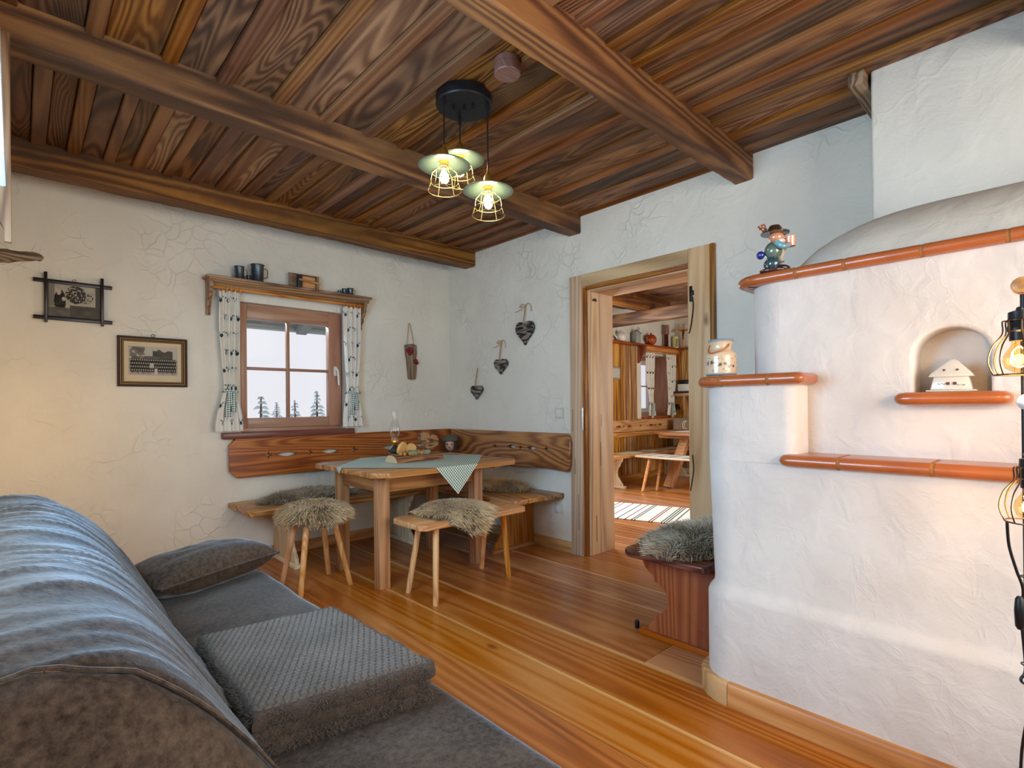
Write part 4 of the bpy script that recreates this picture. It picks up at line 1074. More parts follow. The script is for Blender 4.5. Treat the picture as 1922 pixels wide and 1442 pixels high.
# ------------------------------------------------------------------ pendant lamp
PL = thing('pendant_lamp', 'black round ceiling lamp with three caged glass pendants', 'ceiling lamp', (1.535, 1.955, ZC)); so = Vector(PL.location)
obj('canopy', sp(MB().lathe([(.132, ZC + .003), (.133, ZC - .04), (.128, ZC - .046), (.0, ZC - .046)], (1.535, 1.955, 0), 48, cap=False)), BLACK, PL, smooth=40)
for px_, py_ in ((1.535, 1.955), (1.50, 1.99), (1.56, 1.92)): obj('screw', sp(MB().lathe([(.006, ZC - .060), (.007, ZC - .045)], (px_, py_, 0), 10)), BLACK, PL)
shade_m = simple('green_grey_enamel', '#56665c', .4, .3, .1, 20)
WIRE = simple('cage_wire', '#a8935c', .35, .8)
BULB = emit('bulb_glow', '#fff0cf', 9.0)
BGL = glassmat('bulb_glass', (.97, .97, .9, 1), clear=.85)
for px_, py_, zs in ((1.418, 1.956, 2.255), (1.581, 2.05, 2.365), (1.598, 1.862, 2.16)):
    c = (px_, py_, 0)
    obj('cord', sp(MB().tube([(px_, py_, ZC - .045), (px_, py_, zs + .06)], .0035, 8).lathe([(.008, ZC - .075), (.009, ZC - .045)], c, 10)), BLACK, PL)
    sk = obj('lamp_holder', sp(MB().lathe([(.005, zs + .085), (.008, zs + .07), (.016, zs + .06), (.020, zs + .05), (.021, zs + .012), (.024, zs + .004)], c, 20)), BRASS, PL, smooth=40)
    obj('shade', sp(MB().lathe([(.022, zs + .012), (.06, zs + .004), (.112, zs - .008), (.118, zs - .012), (.115, zs - .0135), (.06, zs - .001), (.022, zs + .006)], c, 48, cap=False)), shade_m, PL, smooth=50)
    m = MB()
    for r, z_ in ((.026, -.02), (.056, -.045), (.062, -.088), (.075, -.125)):
        m.tube([(px_ + r * cos(a), py_ + r * sin(a), zs + z_) for a in [2 * pi * k / 28 for k in range(28)]], .0015, 6, closed=True)
    for k in range(6):
        a = 2 * pi * k / 6 + .3; m.tube([(px_ + r * cos(a), py_ + r * sin(a), zs + z_) for r, z_ in ((.022, -.008), (.034, -.024), (.056, -.045), (.060, -.065), (.062, -.088), (.075, -.125))], .0015, 6)
    obj('cage', sp(m), WIRE, PL, smooth=60)
    bl = obj('bulb', sp(MB().lathe([(.012, zs + .0), (.014, zs - .02), (.027, zs - .045), (.030, zs - .062), (.026, zs - .082), (.014, zs - .096), (.003, zs - .1)], c, 22)), BGL, PL, smooth=60)
    obj('filament', sp(MB().lathe([(.004, zs - .025), (.010, zs - .04), (.011, zs - .07), (.004, zs - .085)], c, 12)), BULB, bl, smooth=60)
    l = bpy.data.lights.new('pendant_bulb_light', 'POINT'); l.energy = 6; l.color = (1, .84, .55); l.shadow_soft_size = .03
    lo = bpy.data.objects.new('pendant_bulb_light', l); COL.objects.link(lo); lo.location = (px_, py_, zs - .055)
SD = obj('smoke_detector', MB().lathe([(.054, ZC + .012), (.054, ZC - .012), (.056, ZC - .014), (.056, ZC - .046), (.053, ZC - .05), (0, ZC - .05)], (1.517, 1.636, 0), 40, cap=False), wood('detector_wood', '#4a2a1c', '#7c5140', '#94654f', 'x', K=60, low=8, rough=.4, knots=0, contrast=.6))
tag(SD, 'round brown wooden smoke detector on the ceiling near the pendant lamp', 'smoke detector')

# ------------------------------------------------------------------ sofa, pillow and blanket
def velvet(name, c1, c2, tint=(.72, .86, 1, 1), sheen=.32, sc=75, bump=.45):  # tint puts the blue of the daylight into the sheen colour
    m = NT(name); v = m.obj(); n1 = m.noise(v, sc, 4, .7); n2 = m.noise(v, 6, 3)
    m.base(m.mix(m.ramp(m.math('MULTIPLY_ADD', n2, .35, m.math('MULTIPLY', n1, .65)), [(.34, 0.), (.66, 1.)]), lin(c1), lin(c2)))
    m.p(Roughness=.8); m.b.inputs['Specular IOR Level'].default_value = .15
    m.b.inputs['Sheen Weight'].default_value = sheen; m.b.inputs['Sheen Roughness'].default_value = .35; m.b.inputs['Sheen Tint'].default_value = tint
    m.bump(n1, bump, .003); return m.m


VEL = velvet('sofa_velvet', '#2a211a', '#5f5146'); VELP = velvet('pillow_velvet', '#2c2119', '#5c4d40')
SF = thing('sofa', 'large grey-brown velvet sofa with rounded wrinkled backrest in the foreground', 'sofa', (.3, 1.4, 0)); so = Vector(SF.location)
bp = catmull([(.385, .36), (.365, .43), (.325, .52), (.262, .64), (.185, .755), (.10, .838), (.005, .872), (-.075, .855), (-.125, .77), (-.14, .6), (-.14, .33)], 5)
YB0, YB1 = .80, 2.72


def back(u, v):
    """u along the profile, v along the length"""
    i = u * (len(bp) - 1); k = min(int(i), len(bp) - 2); t = i - k
    x_, z_ = bp[k][0] + (bp[k + 1][0] - bp[k][0]) * t, bp[k][1] + (bp[k + 1][1] - bp[k][1]) * t
    y_ = YB0 + (YB1 - YB0) * v
    q = max(0, (y_ - 2.30) / (YB1 - 2.30)); kk = sqrt(max(0, 1 - q ** 2.4)) if q > 0 else 1      # far end rounds down
    q2 = max(0, (YB0 + .10 - y_) / .10); k2 = .96 + .04 * sqrt(max(0, 1 - q2 ** 2)) if q2 > 0 else 1
    z_ = .36 + (z_ - .36) * kk * k2; x_ = -.13 + (x_ + .13) * (.78 + .22 * kk)
    w = 1 if .12 < u < .8 else .25
    Y2 = y_ + .35 * u + .05 * mn.noise((y_ * 3, u * 4, 0))
    rid = (1 - abs(mn.noise((Y2 * 9, u * 1.6, 0)))) ** 5 + .7 * (1 - abs(mn.noise((Y2 * 17, u * 2.6, 4)))) ** 6
    wr = .013 * w * (rid - .4) * (.45 + .9 * abs(mn.noise((y_ * 2.2, u * 3, 5)))) + .016 * mn.noise((y_ * 3, u * 5, 2))
    nx, nz = (.8, .5) if u < .45 else ((.2, 1) if u < .75 else (-1, .2))
    return (x_ + nx * wr * .7 - so.x, y_ - so.y, z_ + nz * wr - so.z)


bk = MB().grid(back, 70, 220)
n0 = len(bk.v)
# rounded near end cap
capr = [back(i / 30, 0) for i in range(31)]
cc = Vector((.06 - so.x, YB0 - .075 - so.y, .56))
for j in range(7):
    q = j / 6
    for p in capr:
        pv = Vector(p); s_ = cos(q * pi / 2); bk.v.append(tuple(Vector((cc.x + (pv.x - cc.x) * (s_ * .5 + .5 * (1 - q ** 3)), pv.y + (cc.y - pv.y) * sin(q * pi / 2), cc.z + (pv.z - cc.z) * (s_ * .5 + .5 * (1 - q ** 3))))))
for j in range(6):
    for i in range(30):
        a = n0 + j * 31 + i; bk.f.append((a, a + 1, a + 32, a + 31))
bk.f.append(tuple(n0 + 6 * 31 + i for i in range(31)))
obj('backrest', bk, VEL, SF, smooth=75)
obj('seam', MB().tube([(Vector(back(i / 40, 0)) + Vector((.004, -.004, .004))) for i in range(2, 36)], .003, 6), VEL, SF, smooth=60)
SX, SZ, SR = .825, .425, .055
spf = [(.2, .12), (.2, SZ)] + [(.55, SZ + .006)] + [(SX - SR + SR * sin(a), SZ - SR + SR * cos(a)) for a in [pi / 2 * i / 8 for i in range(9)]] + [(SX - .005, .2), (SX - .02, .12)]
spf = [(.2 + (x_ - .2), z_) for x_, z_ in spf]
rings = []
for i in range(60):
    y_ = .25 + (2.63 - .25) * i / 59; q = max(0, (y_ - 2.48) / .15); k = sqrt(max(0, 1 - min(1, q) ** 2.5))
    rings.append([(.2 + (x_ - .2) * (.80 + .20 * k), y_, .12 + (z_ - .12) * (.86 + .14 * k) + (.005 * mn.noise((x_ * 5, y_ * 5, 1)) if z_ > .3 else 0)) for x_, z_ in spf])
obj('seat', sp(MB().loft(rings)), VEL, SF, smooth=70)
obj('base', sp(MB().box(-.12, .76, .3, 2.55, .05, .14)), simple('sofa_base', '#2b241f', .9), SF, bevel=.01)
for x_, y_ in ((-.06, .4), (.68, .4), (-.06, 2.45), (.68, 2.45)): obj('foot', sp(MB().lathe([(.022, 0), (.026, .052)], (x_, y_, 0), 14)), BLACK, SF)


def pillow(u, v):
    a, b = u * 2 - 1, v * 2 - 1
    return a, b


PW = thing('pillow', 'flat grey-brown velvet pillow at the far end of the sofa seat', 'pillow', (.545, 2.44, SZ + .004), radians(24))
m = MB(); N = 26
for s_ in (1, -1):
    m.grid(lambda u, v: ((u * 2 - 1) * .262 * (1 - .05 * (1 - abs(v * 2 - 1)) * 0), (v * 2 - 1) * .125 * (1 - .06 * (1 - (u * 2 - 1) ** 2)), .070 + s_ * .068 * (max(0, (1 - abs(u * 2 - 1) ** 2.6)) * max(0, (1 - abs(v * 2 - 1) ** 2.6))) ** .42 + .004 * mn.noise((u * 7, v * 7, s_))), N, N)
obj('cover', m, VELP, PW, smooth=75)
obj('piping', MB().tube([(sx_ * .262, t * .125, .07) for sx_, t in [(1, 1 - 2 * i / 10) for i in range(11)]] + [(.262 - .524 * i / 20, -.125 * (1 - .06 * (1 - (1 - 2 * i / 20) ** 2)), .07) for i in range(21)], .004, 6), VELP, PW)
PW.scale = (1.0, 1.12, 1.2)

# folded honeycomb blanket: three folds of deep pile with a quilted top
BL = thing('blanket', 'folded grey-brown fleece blanket with honeycomb relief on the sofa seat', 'blanket', (.53, 1.36, SZ + .008), radians(0)); so = Vector(BL.location)
fleece = velvet('fleece', '#3a302a', '#62574f', sc=240, bump=.8, sheen=.1); fleeceT = velvet('fleece_top', '#4d453e', '#756b63', sc=260, bump=.4, sheen=.25)
bc = [(.345, 1.645), (.715, 1.60), (.735, 1.065), (.335, 1.14)]     # far-left, far-right, near-right, near-left


def bxy(u, v, inset=0):
    u = inset + u * (1 - 2 * inset); v = inset + v * (1 - 2 * inset)
    ax, ay = bc[0][0] + (bc[1][0] - bc[0][0]) * u, bc[0][1] + (bc[1][1] - bc[0][1]) * u
    dx_, dy_ = bc[3][0] + (bc[2][0] - bc[3][0]) * u, bc[3][1] + (bc[2][1] - bc[3][1]) * u
    return ax + (dx_ - ax) * v - so.x, ay + (dy_ - ay) * v - so.y


def layer(z0, z1, ins, seed, jit):
    n = 120; rr = []
    per = []
    for k in range(n):
        t = k / n * 4; e = int(t); f_ = t - e; per.append([(f_, 0), (1, f_), (1 - f_, 1), (0, 1 - f_)][e])
    hs = [(-.5, .010), (-.3, .002), (0, 0), (.3, .002), (.5, .010)]
    for a, inn in [(-.5, .06)] + hs + [(.5, .06)]:
        ring = []
        for k, (u, v) in enumerate(per):
            x_, y_ = bxy(u, v, ins + inn); nn = mn.noise((x_ * 26, y_ * 26, seed + a))
            x_ += .008 * nn + .005 * mn.noise((x_ * 70, y_ * 70, seed + a)) + jit[0]; y_ += .008 * mn.noise((y_ * 26, x_ * 26, seed)) + .005 * mn.noise((y_ * 70, x_ * 70, seed - a)) + jit[1]
            ring.append((x_, y_, (z0 + z1) / 2 + a * (z1 - z0) * (1 + .1 * nn)))
        rr.append(ring)
    return MB().loft(rr)


obj('fold', layer(.0, .034, .012, 1, (0, .004)), fleece, BL, smooth=70); obj('fold', layer(.03, .066, .02, 3, (-.006, .0)), fleece, BL, smooth=70); obj('fold', layer(.062, .098, .004, 6, (.004, -.002)), fleece, BL, smooth=70)


def quilt(u, v):
    x_, y_ = bxy(u, v, .012); e = min(u, 1 - u, v, 1 - v); z_ = .101 - .020 * max(0, 1 - e / .05) ** 2 + .004 * mn.noise((x_ * 6, y_ * 6, 2))
    U, V = u * 24, v * 34; r = int(V); a = (U + .5 * (r % 2)) % 1 - .5; b = V % 1 - .5
    z_ += .0055 * max(0, 1 - (2 * a) ** 4) * max(0, 1 - (2 * b) ** 4) + .0015 * a
    return (x_ + .002, y_ - .002, z_)


obj('quilted_top', MB().grid(quilt, 144, 204), fleeceT, BL, smooth=60)

# the pile on the folded edges
rngp = random.Random(5); pm = MB()
for k in range(15000):
    t = rngp.random() * 4; e = int(t); f_ = t - e; u, v = [(f_, 0), (1, f_), (1 - f_, 1), (0, 1 - f_)][e]
    z0, ins = rngp.choice(((.002, .012), (.033, .02), (.064, .004)))
    hgt = rngp.random(); x_, y_ = bxy(u, v, ins + .004 + .02 * (2 * hgt - 1) ** 4)
    od = Vector(((u - .5) if u in (0, 1) else 0, -((v - .5) if v in (0, 1) else 0), .0)).normalized()
    d = (od + Vector((rngp.uniform(-.6, .6), rngp.uniform(-.6, .6), rngp.uniform(-.5, .7) + (hgt - .5)))).normalized()
    p = Vector((x_, y_, z0 + .033 * hgt)); l = rngp.uniform(.006, .014); sd = d.cross(Vector((rngp.uniform(-1, 1), .2, 1))).normalized() * .0011
    b = len(pm.v); pm.v += [tuple(p - sd), tuple(p + sd), tuple(p + d * l)]; pm.f.append((b, b + 1, b + 2))
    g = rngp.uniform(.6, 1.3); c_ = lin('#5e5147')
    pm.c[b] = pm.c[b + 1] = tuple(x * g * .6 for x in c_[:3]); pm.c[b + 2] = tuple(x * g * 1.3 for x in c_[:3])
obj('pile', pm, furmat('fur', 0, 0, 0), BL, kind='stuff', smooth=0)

# ------------------------------------------------------------------ on the stove: jar, figurine, little house
def jarcol(u, v):
    base = lin('#cfb391')[:3]
    if v > .93 or v < .05: return lin('#7f8a94')[:3]
    if .10 < v < .62:
        for i in range(16):
            cu, cv, r = (i * .618) % 1, .16 + .42 * ((i * .371) % 1), .018 + .02 * ((i * .73) % 1); du = abs(u - cu); du = min(du, 1 - du)
            if hypot(du * 3.0, (v - cv) * 1.0) < r * 1.5: return lin(['#43462a', '#5d3040', '#3d4a78', '#8c4a30', '#4a5230'][i % 5])[:3]
        if mn.noise((u * 60, v * 36, 2)) > .42: return lin('#6b3f28')[:3]
    return base


JR = thing('ceramic_jar', 'stoneware milk-can jar with painted flowers on the stove ledge', 'jar', (2.10, .995, 1.263))
jp = [(.052, 0), (.058, .004), (.060, .012), (.060, .078), (.058, .090), (.048, .102), (.041, .108), (.040, .118), (.044, .136), (.049, .143), (.050, .147), (.046, .149), (.040, .140), (.036, .12), (.03, .11)]


def jar_at(u, v):
    i = v * (len(jp) - 1); k = min(int(i), len(jp) - 2); t = i - k; r = jp[k][0] + (jp[k + 1][0] - jp[k][0]) * t; h = jp[k][1] + (jp[k + 1][1] - jp[k][1]) * t; a = 2 * pi * u
    return (r * cos(a), r * sin(a), h)


def jar_prof(u, vv):   # even spacing in height for the painted band
    return jar_at(u, vv)


m = MB(); hs = [0, .006, .012] + [.012 + .066 * i / 34 for i in range(1, 35)] + [.084, .090, .096, .102, .108, .113, .118, .127, .136, .143, .147, .149]
def rad(h):
    for a, b in zip(jp[:12], jp[1:12]):
        if a[1] <= h <= b[1]: return a[0] + (b[0] - a[0]) * (h - a[1]) / max(1e-6, b[1] - a[1])
    return .046
NS = 96
for h in hs:
    for k in range(NS):
        a = 2 * pi * k / NS; m.c[len(m.v)] = jarcol(k / NS, h / .149); m.v.append((rad(h) * cos(a), rad(h) * sin(a), h))
for j in range(len(hs) - 1):
    for k in range(NS):
        k2 = (k + 1) % NS; m.f.append((j * NS + k, j * NS + k2, (j + 1) * NS + k2, (j + 1) * NS + k))
m.f.append(tuple(reversed(range(NS))))
obj('pot', m, attrmat('jar_glaze', .25, Coat_Weight=.4), JR, smooth=60)
obj('neck_inside', MB().lathe([(.046, .149), (.040, .142), (.036, .12), (.0, .118)], (0, 0, 0), 32, cap=False), simple('jar_inside', '#9a8468', .5), JR, smooth=60)
a0 = radians(200)
obj('wire_handle', MB().tube(catmull([(.043 * cos(a0 + .9), .043 * sin(a0 + .9), .128), (.056 * cos(a0 + .5), .056 * sin(a0 + .5), .112), (.064 * cos(a0), .064 * sin(a0), .098), (.062 * cos(a0 - .6), .062 * sin(a0 - .6), .092), (.05 * cos(a0 - 1.2), .05 * sin(a0 - 1.2), .105), (.043 * cos(a0 - 1.6), .043 * sin(a0 - 1.6), .128)]), .003, 8), simple('orange_wood', '#b5642a', .5), JR)

FG = thing('figurine', 'glazed ceramic drinking man with feathered hat on the stove top ledge', 'figurine', (2.19, .82, 1.664), radians(-50))
FG.scale = (1.3, 1.3, 1.03)
def cer(n, c): return simple('glaze_' + n, c, .12, 0, .15, 60, Coat_Weight=.8, spec=.6)
# local +x is the man's front
obj('base', MB().ball((.004, 0, .010), (.045, .034, .014), 20, 10), cer('brown', '#4a2c22'), FG, smooth=60)
for s_ in (-1, 1):
    obj('leg', MB().tube(catmull([(-.012, s_ * .014, .018), (.012, s_ * .017, .04), (-.004, s_ * .013, .068)]), [.013, .015, .016, .017, .018, .018, .018, .019, .019, .019, .018, .018, .018], 12) if 0 else MB().ball((-.004, s_ * .013, .038), (.020, .015, .026), 16, 10), cer('teal', '#27454a'), FG, smooth=60)
    obj('boot', MB().ball((.018, s_ * .015, .018), (.026, .012, .013), 14, 8), cer('boot', '#2c1712'), FG, smooth=60)
obj('torso', MB().ball((.0, 0, .088), (.025, .029, .036), 20, 12), cer('green', '#5f6f63'), FG, smooth=60)
obj('apron', MB().tube(catmull([(.026, .01, .10), (.028, .008, .08), (.022, .004, .06), (.026, 0, .045)]), [.008] * 19, 8), cer('cream', '#cfc5b2'), FG, smooth=60)
obj('pouch', MB().ball((-.034, .008, .076), (.012, .015, .016), 12, 8), cer('blue', '#1f2f86'), FG, smooth=60)
for s_ in (-1, 1):
    obj('arm', MB().tube(catmull([(.0, s_ * .028, .112), (.014, s_ * .038, .092), (.034, s_ * .022, .100)]), .0095, 10), cer('sleeve', '#6fa3ae'), FG, smooth=60)
    obj('hand', MB().ball((.037, s_ * .018, .104), (.010, .010, .009), 12, 8), cer('skin', '#cf8c68'), FG, smooth=60)
obj('head', MB().ball((.010, 0, .140), (.022, .020, .022), 18, 12), cer('skin', '#cf8c68'), FG, smooth=60)
obj('nose', MB().ball((.033, 0, .139), (.006, .005, .005), 10, 8), cer('skin', '#cf8c68'), FG, smooth=60)
obj('beard', MB().ball((.018, 0, .124), (.018, .018, .014), 14, 8), cer('white', '#d9d3cb'), FG, smooth=60)
obj('mug', MB().lathe([(.014, .104), (.015, .11), (.0145, .138), (.016, .142), (.0, .142)], (.050, 0, 0), 18, cap=True), cer('mug', '#dfa586'), FG, smooth=50)
obj('bow_tie', MB().ball((.02, .012, .118), (.012, .014, .008), 12, 8), cer('blue', '#1f2f86'), FG, smooth=60)
for s_ in (-1, 1): obj('eye', MB().ball((.029, s_ * .008, .146), .003, 8, 6), cer('eye', '#181410'), FG)
obj('hat', MB().lathe([(.040, .154), (.041, .157), (.024, .163), (.020, .175), (.015, .185), (.004, .188)], (.006, 0, 0), 24), cer('hat', '#33251a'), FG, smooth=45)
obj('feather', MB().tube(catmull([(-.008, .018, .166), (-.02, .022, .182), (-.026, .024, .198)]), [.004] * 4 + [.009] * 4 + [.012] * 5, 8), cer('feather', '#9a5a3a'), FG, smooth=60)

HS = thing('ceramic_house', 'small white ceramic tealight house in the stove niche', 'house lantern', (2.175, .273, 1.183)); so = Vector((0, 0, 0))
wc = simple('house_ceramic', '#cfc6b8', .3, Coat_Weight=.3); hol = simple('window_hole', '#5d2c14', .7)
obj('plinth', MB().box(-.036, .036, -.062, .062, 0, .005), wc, HS, bevel=.002)
obj('walls', MB().loft([[(-.030, -.052, .005), (.030, -.052, .005), (.030, .052, .005), (-.030, .052, .005)], [(-.026, -.042, .05), (.026, -.042, .05), (.026, .042, .05), (-.026, .042, .05)]]), wc, HS, bevel=.004)
obj('roof', MB().loft([[(-.036, -.056, .046), (.036, -.056, .046), (.036, .056, .046), (-.036, .056, .046)], [(-.030, -.05, .058), (.030, -.05, .058), (.030, .05, .058), (-.030, .05, .058)], [(-.006, -.016, .098), (.006, -.016, .098), (.006, .010, .098), (-.006, .010, .098)], [(-.004, -.009, .103), (.004, -.009, .103), (.004, .004, .103), (-.004, .004, .103)]]), wc, HS, bevel=.004)
for y_, z_, w_ in ((.0065, .025, .0085), (-.0105, .025, .0085)): obj('window_opening', MB().box(-.031, -.0272, y_ - w_ / 2, y_ + w_ / 2, z_ - .0045, z_ + .0045).xf(Matrix.Translation((.0005, 0, 0))), hol, HS)
for y_ in (.016, -.017): obj('roof_opening', MB().ball((-.0245, y_, .068), (.004, .0035, .0035), 10, 8), hol, HS)
dotg = simple('painted_green', '#5a6b45', .5)
for k in range(22):
    a = k * 2.4; y_ = (.022 if k % 2 else -.026) + .009 * cos(a); z_ = .022 + .009 * sin(a * 1.3)
    obj('painted_dot', MB().ball((-.0288, y_, z_), .0011, 6, 4), dotg, HS)

# ------------------------------------------------------------------ floor lamp at the right edge
LX, LY = 1.80, .0880
FL = thing('floor_lamp', 'black pole floor lamp with caged warm bulbs in front of the stove', 'floor lamp', (LX, LY, 0)); so = Vector((LX, LY, 0))
obj('pole', sp(MB().lathe([(.0065, .02), (.0065, 1.45)], (LX, LY, 0), 14)), BLACK, FL)
obj('base', sp(MB().lathe([(.13, 0), (.132, .012), (.12, .02), (.02, .026)], (LX, LY, 0), 36)), BLACK, FL, smooth=40)
knobw = stoolwood('x')
cagem = simple('bronze_wire', '#5a4028', .35, .7)
LB = emit('warm_bulb', '#ffc46a', 9.0)
AMB = glassmat('amber_glass', (1, .85, .55, 1), clear=.85)
for zl, yo, xo in ((1.253, .004, -.072), (.905, -.012, -.066)):
    cx, cy = LX + xo, LY + yo
    obj('arm', sp(MB().tube([(LX, LY, zl + .115), (cx, cy, zl + .115), (cx, cy, zl + .10)], .006, 8)), BLACK, FL)
    hd = obj('lamp_holder', sp(MB().lathe([(.010, zl + .112), (.020, zl + .108), (.021, zl + .075), (.023, zl + .072), (.023, zl + .064), (.019, zl + .06), (.018, zl + .04)], (cx, cy, 0), 20)), BLACK, FL, smooth=40)
    m = MB()
    for k in range(8):
        a = 2 * pi * k / 8 + .2; pts = catmull([(.024, .088), (.030, .086), (.030, .058), (.048, .03), (.056, .0), (.054, -.02), (.047, -.04)], 4)
        m.tube([(cx + r * cos(a), cy + r * sin(a), zl + z_) for r, z_ in pts], .0017, 6)
    for r, z_ in ((.024, .088), (.047, -.04)): m.tube([(cx + r * cos(a), cy + r * sin(a), zl + z_) for a in [2 * pi * k / 28 for k in range(28)]], .0019, 6, closed=True)
    obj('cage', sp(m), cagem, FL, smooth=60)
    bl = obj('bulb', sp(MB().lathe([(.013, zl + .042), (.015, zl + .03), (.028, zl + .008), (.031, zl - .008), (.026, zl - .024), (.012, zl - .034), (.002, zl - .036)], (cx, cy, 0), 24)), AMB, FL, smooth=60)
    obj('filament', sp(MB().ball((cx, cy, zl - .004), (.012, .012, .013), 14, 10)), LB, bl, smooth=60)
    l = bpy.data.lights.new('floor_lamp_light', 'POINT'); l.energy = 6.5 if zl > 1 else 3.5; l.color = (1, .66, .30); l.shadow_soft_size = .02
    lo = bpy.data.objects.new('floor_lamp_light', l); COL.objects.link(lo); lo.location = (cx, cy, zl - .004)
obj('wooden_knob', sp(MB().lathe([(.006, -.024), (.018, -.020), (.021, -.008), (.021, .006), (.012, .01)], (LX - .01, LY + .001, 1.432), 22, axis='x')), knobw, FL, smooth=40)
obj('white_knob', sp(MB().ball((LX - .022, LY - .004, 1.148), (.018, .018, .019), 18, 12)), simple('white_knob', '#cfd2dc', .4), FL, smooth=60)
cable = MB().tube(catmull([(LX - .066, LY + .03, .86), (LX - .05, LY + .028, .80), (LX - .04, LY + .016, .74), (LX - .02, LY + .006, .69), (LX - .014, LY + .010, .62), (LX - .012, LY + .004, .50), (LX - .02, LY + .012, .47), (LX - .014, LY - .004, .44), (LX - .01, LY + .012, .30), (LX - .014, LY + .014, .20), (LX - .012, LY + .002, .12), (LX - .014, LY + .006, .03)]), .0032, 8)
obj('cable', sp(cable), BLACK, FL)
obj('foot_switch', sp(MB().loft([[(LX - .022 + .012 * cos(a), LY + .008 + .012 * sin(a) * .8, z_) if 0 else (LX - .024 + k_ * .011 * cos(a), LY + .012 + k_ * .011 * sin(a), z_) for a in [2 * pi * q / 12 for q in range(12)]] for z_, k_ in ((.595, .5), (.602, .85), (.64, 1), (.668, .8), (.675, .45))])), BLACK, FL, smooth=50)
for z_ in (.72, .505, .14): obj('cable_tie', sp(MB().tube([(LX + .0125 * cos(a), LY + .0125 * sin(a), z_) for a in [2 * pi * k / 16 for k in range(16)]], .0016, 6, closed=True)), BLACK, FL)

# ------------------------------------------------------------------ left wall by the camera: cupboard side, carved bracket, driftwood hook
CBD = thing('wall_cupboard', 'pale painted wall cupboard cut by the left picture edge', 'cupboard', (-.1, 1.74, 2.1)); so = Vector(CBD.location)
pp = simple('pale_paint', '#c6cdd2', .35, 0, .08, 12)
obj('side_panel', sp(MB().loft([[(XL + .01, 1.60, 1.712), (-.0175, 1.60, 1.712), (-.0175, 1.84, 1.712), (XL + .01, 1.84, 1.712)], [(XL + .01, 1.60, 2.56), (-.040, 1.60, 2.56), (-.040, 1.84, 2.56), (XL + .01, 1.84, 2.56)]])), pp, CBD, bevel=.006)
obj('top_board', sp(MB().box(XL + .01, -.03, 1.58, 1.86, 2.56, 2.58)), pp, CBD, bevel=.004)
BRK = thing('shelf_bracket', 'carved brown wooden bracket of a wall shelf at the left edge', 'bracket', (-.1, 2.45, 1.9)); so = Vector(BRK.location)
obj('bracket', sp(MB().prism([(XL, 2.42), (-.014, 2.42), (-.012, 1.715), (-.030, 1.715), (-.032, 1.76), (-.05, 1.80), (-.046, 1.85), (-.07, 1.90), (-.085, 1.98), (-.12, 2.03), (XL, 2.06)], 2.44, 2.47, 'y')), shelfwood('z'), BRK, bevel=.003)
obj('wall_plate', sp(MB().box(XL, XL + .02, 2.40, 2.51, 1.74, 2.4)), shelfwood('z'), BRK, bevel=.003)
DW = obj('driftwood_hook', MB().tube(catmull([(XL, 2.98, 1.752), (-.10, 2.985, 1.768), (-.04, 2.995, 1.783), (.01, 3.0, 1.790), (.05, 3.0, 1.797), (.072, 3.0, 1.797), (.082, 3.0, 1.795)], 4), [.03] * 5 + [.028] * 5 + [.024, .022, .021, .021, .020, .019, .019, .018, .017, .017, .016, .015, .012, .009, .004], 12), greywood('x'))
DW.data.vertices.foreach_set('co', [c + .004 * mn.noise((v.co.x * 40, v.co.y * 40, v.co.z * 40 + k * 9)) for v in DW.data.vertices for k, c in enumerate(v.co)])
tag(DW, 'grey driftwood branch end sticking out at the left edge above the pictures', 'branch')

# ------------------------------------------------------------------ kitchen seen through the doorway
KX1, KY1 = 8.2, 4.7
wallbox('wall_kitchen_front', 'y', KY1, KY1 + .42, 3.3, KX1 + .5, 0, 2.75, [(4.0, 5.5, 1.0, 2.1), (7.17, 7.98, .965, 1.955)], WALL)  # first opening is out of view, added for the kitchen fill light
wallbox('wall_kitchen_right', 'x', KX1, KX1 + .2, .0, KY1, 0, 2.75, [], WALL)
wallbox('wall_kitchen_rear', 'y', .0, .32, 3.47, KX1, 0, 2.75, [(5.2, 6.8, 1.0, 2.2)], WALL)  # opening added out of view for the rear kitchen fill
KC = struct('ceiling_kitchen', MB().box(3.15, KX1 + .3, 0, KY1 + .3, 2.645, 2.75), simple('ceiling_gap', '#150b05', .9), smooth=0)
x = 3.47
while x < KX1:
    x1 = min(x + random.uniform(.1, .17), KX1 + .02); obj('ceiling_board', MB().box(x + .002, x1 - .002, .3, KY1, 2.60 + random.choice((0, .012)), 2.65), cm, KC, bevel=.003, bseg=1); x = x1
# low cross beam and a beam resting on it
m = MB().box(6.08, 6.24, .3, KY1, 2.255, 2.41); obj('beam', m, wood('dark_beam', '#2a180c', '#5d3c20', '#8a6136', 'y', K=48, low=3, rough=.6, knots=.6, var=.05, bump=.5), KC, bevel=.012)
obj('beam', MB().box(3.47, 6.6, 3.84, 4.0, 2.41, 2.61), bw, KC, bevel=.012)
obj('ceiling_panel', MB().box(3.5, 5.62, .4, 3.2, 2.585, 2.605), simple('white_board', '#dfe3df', .6), KC) if 0 else None
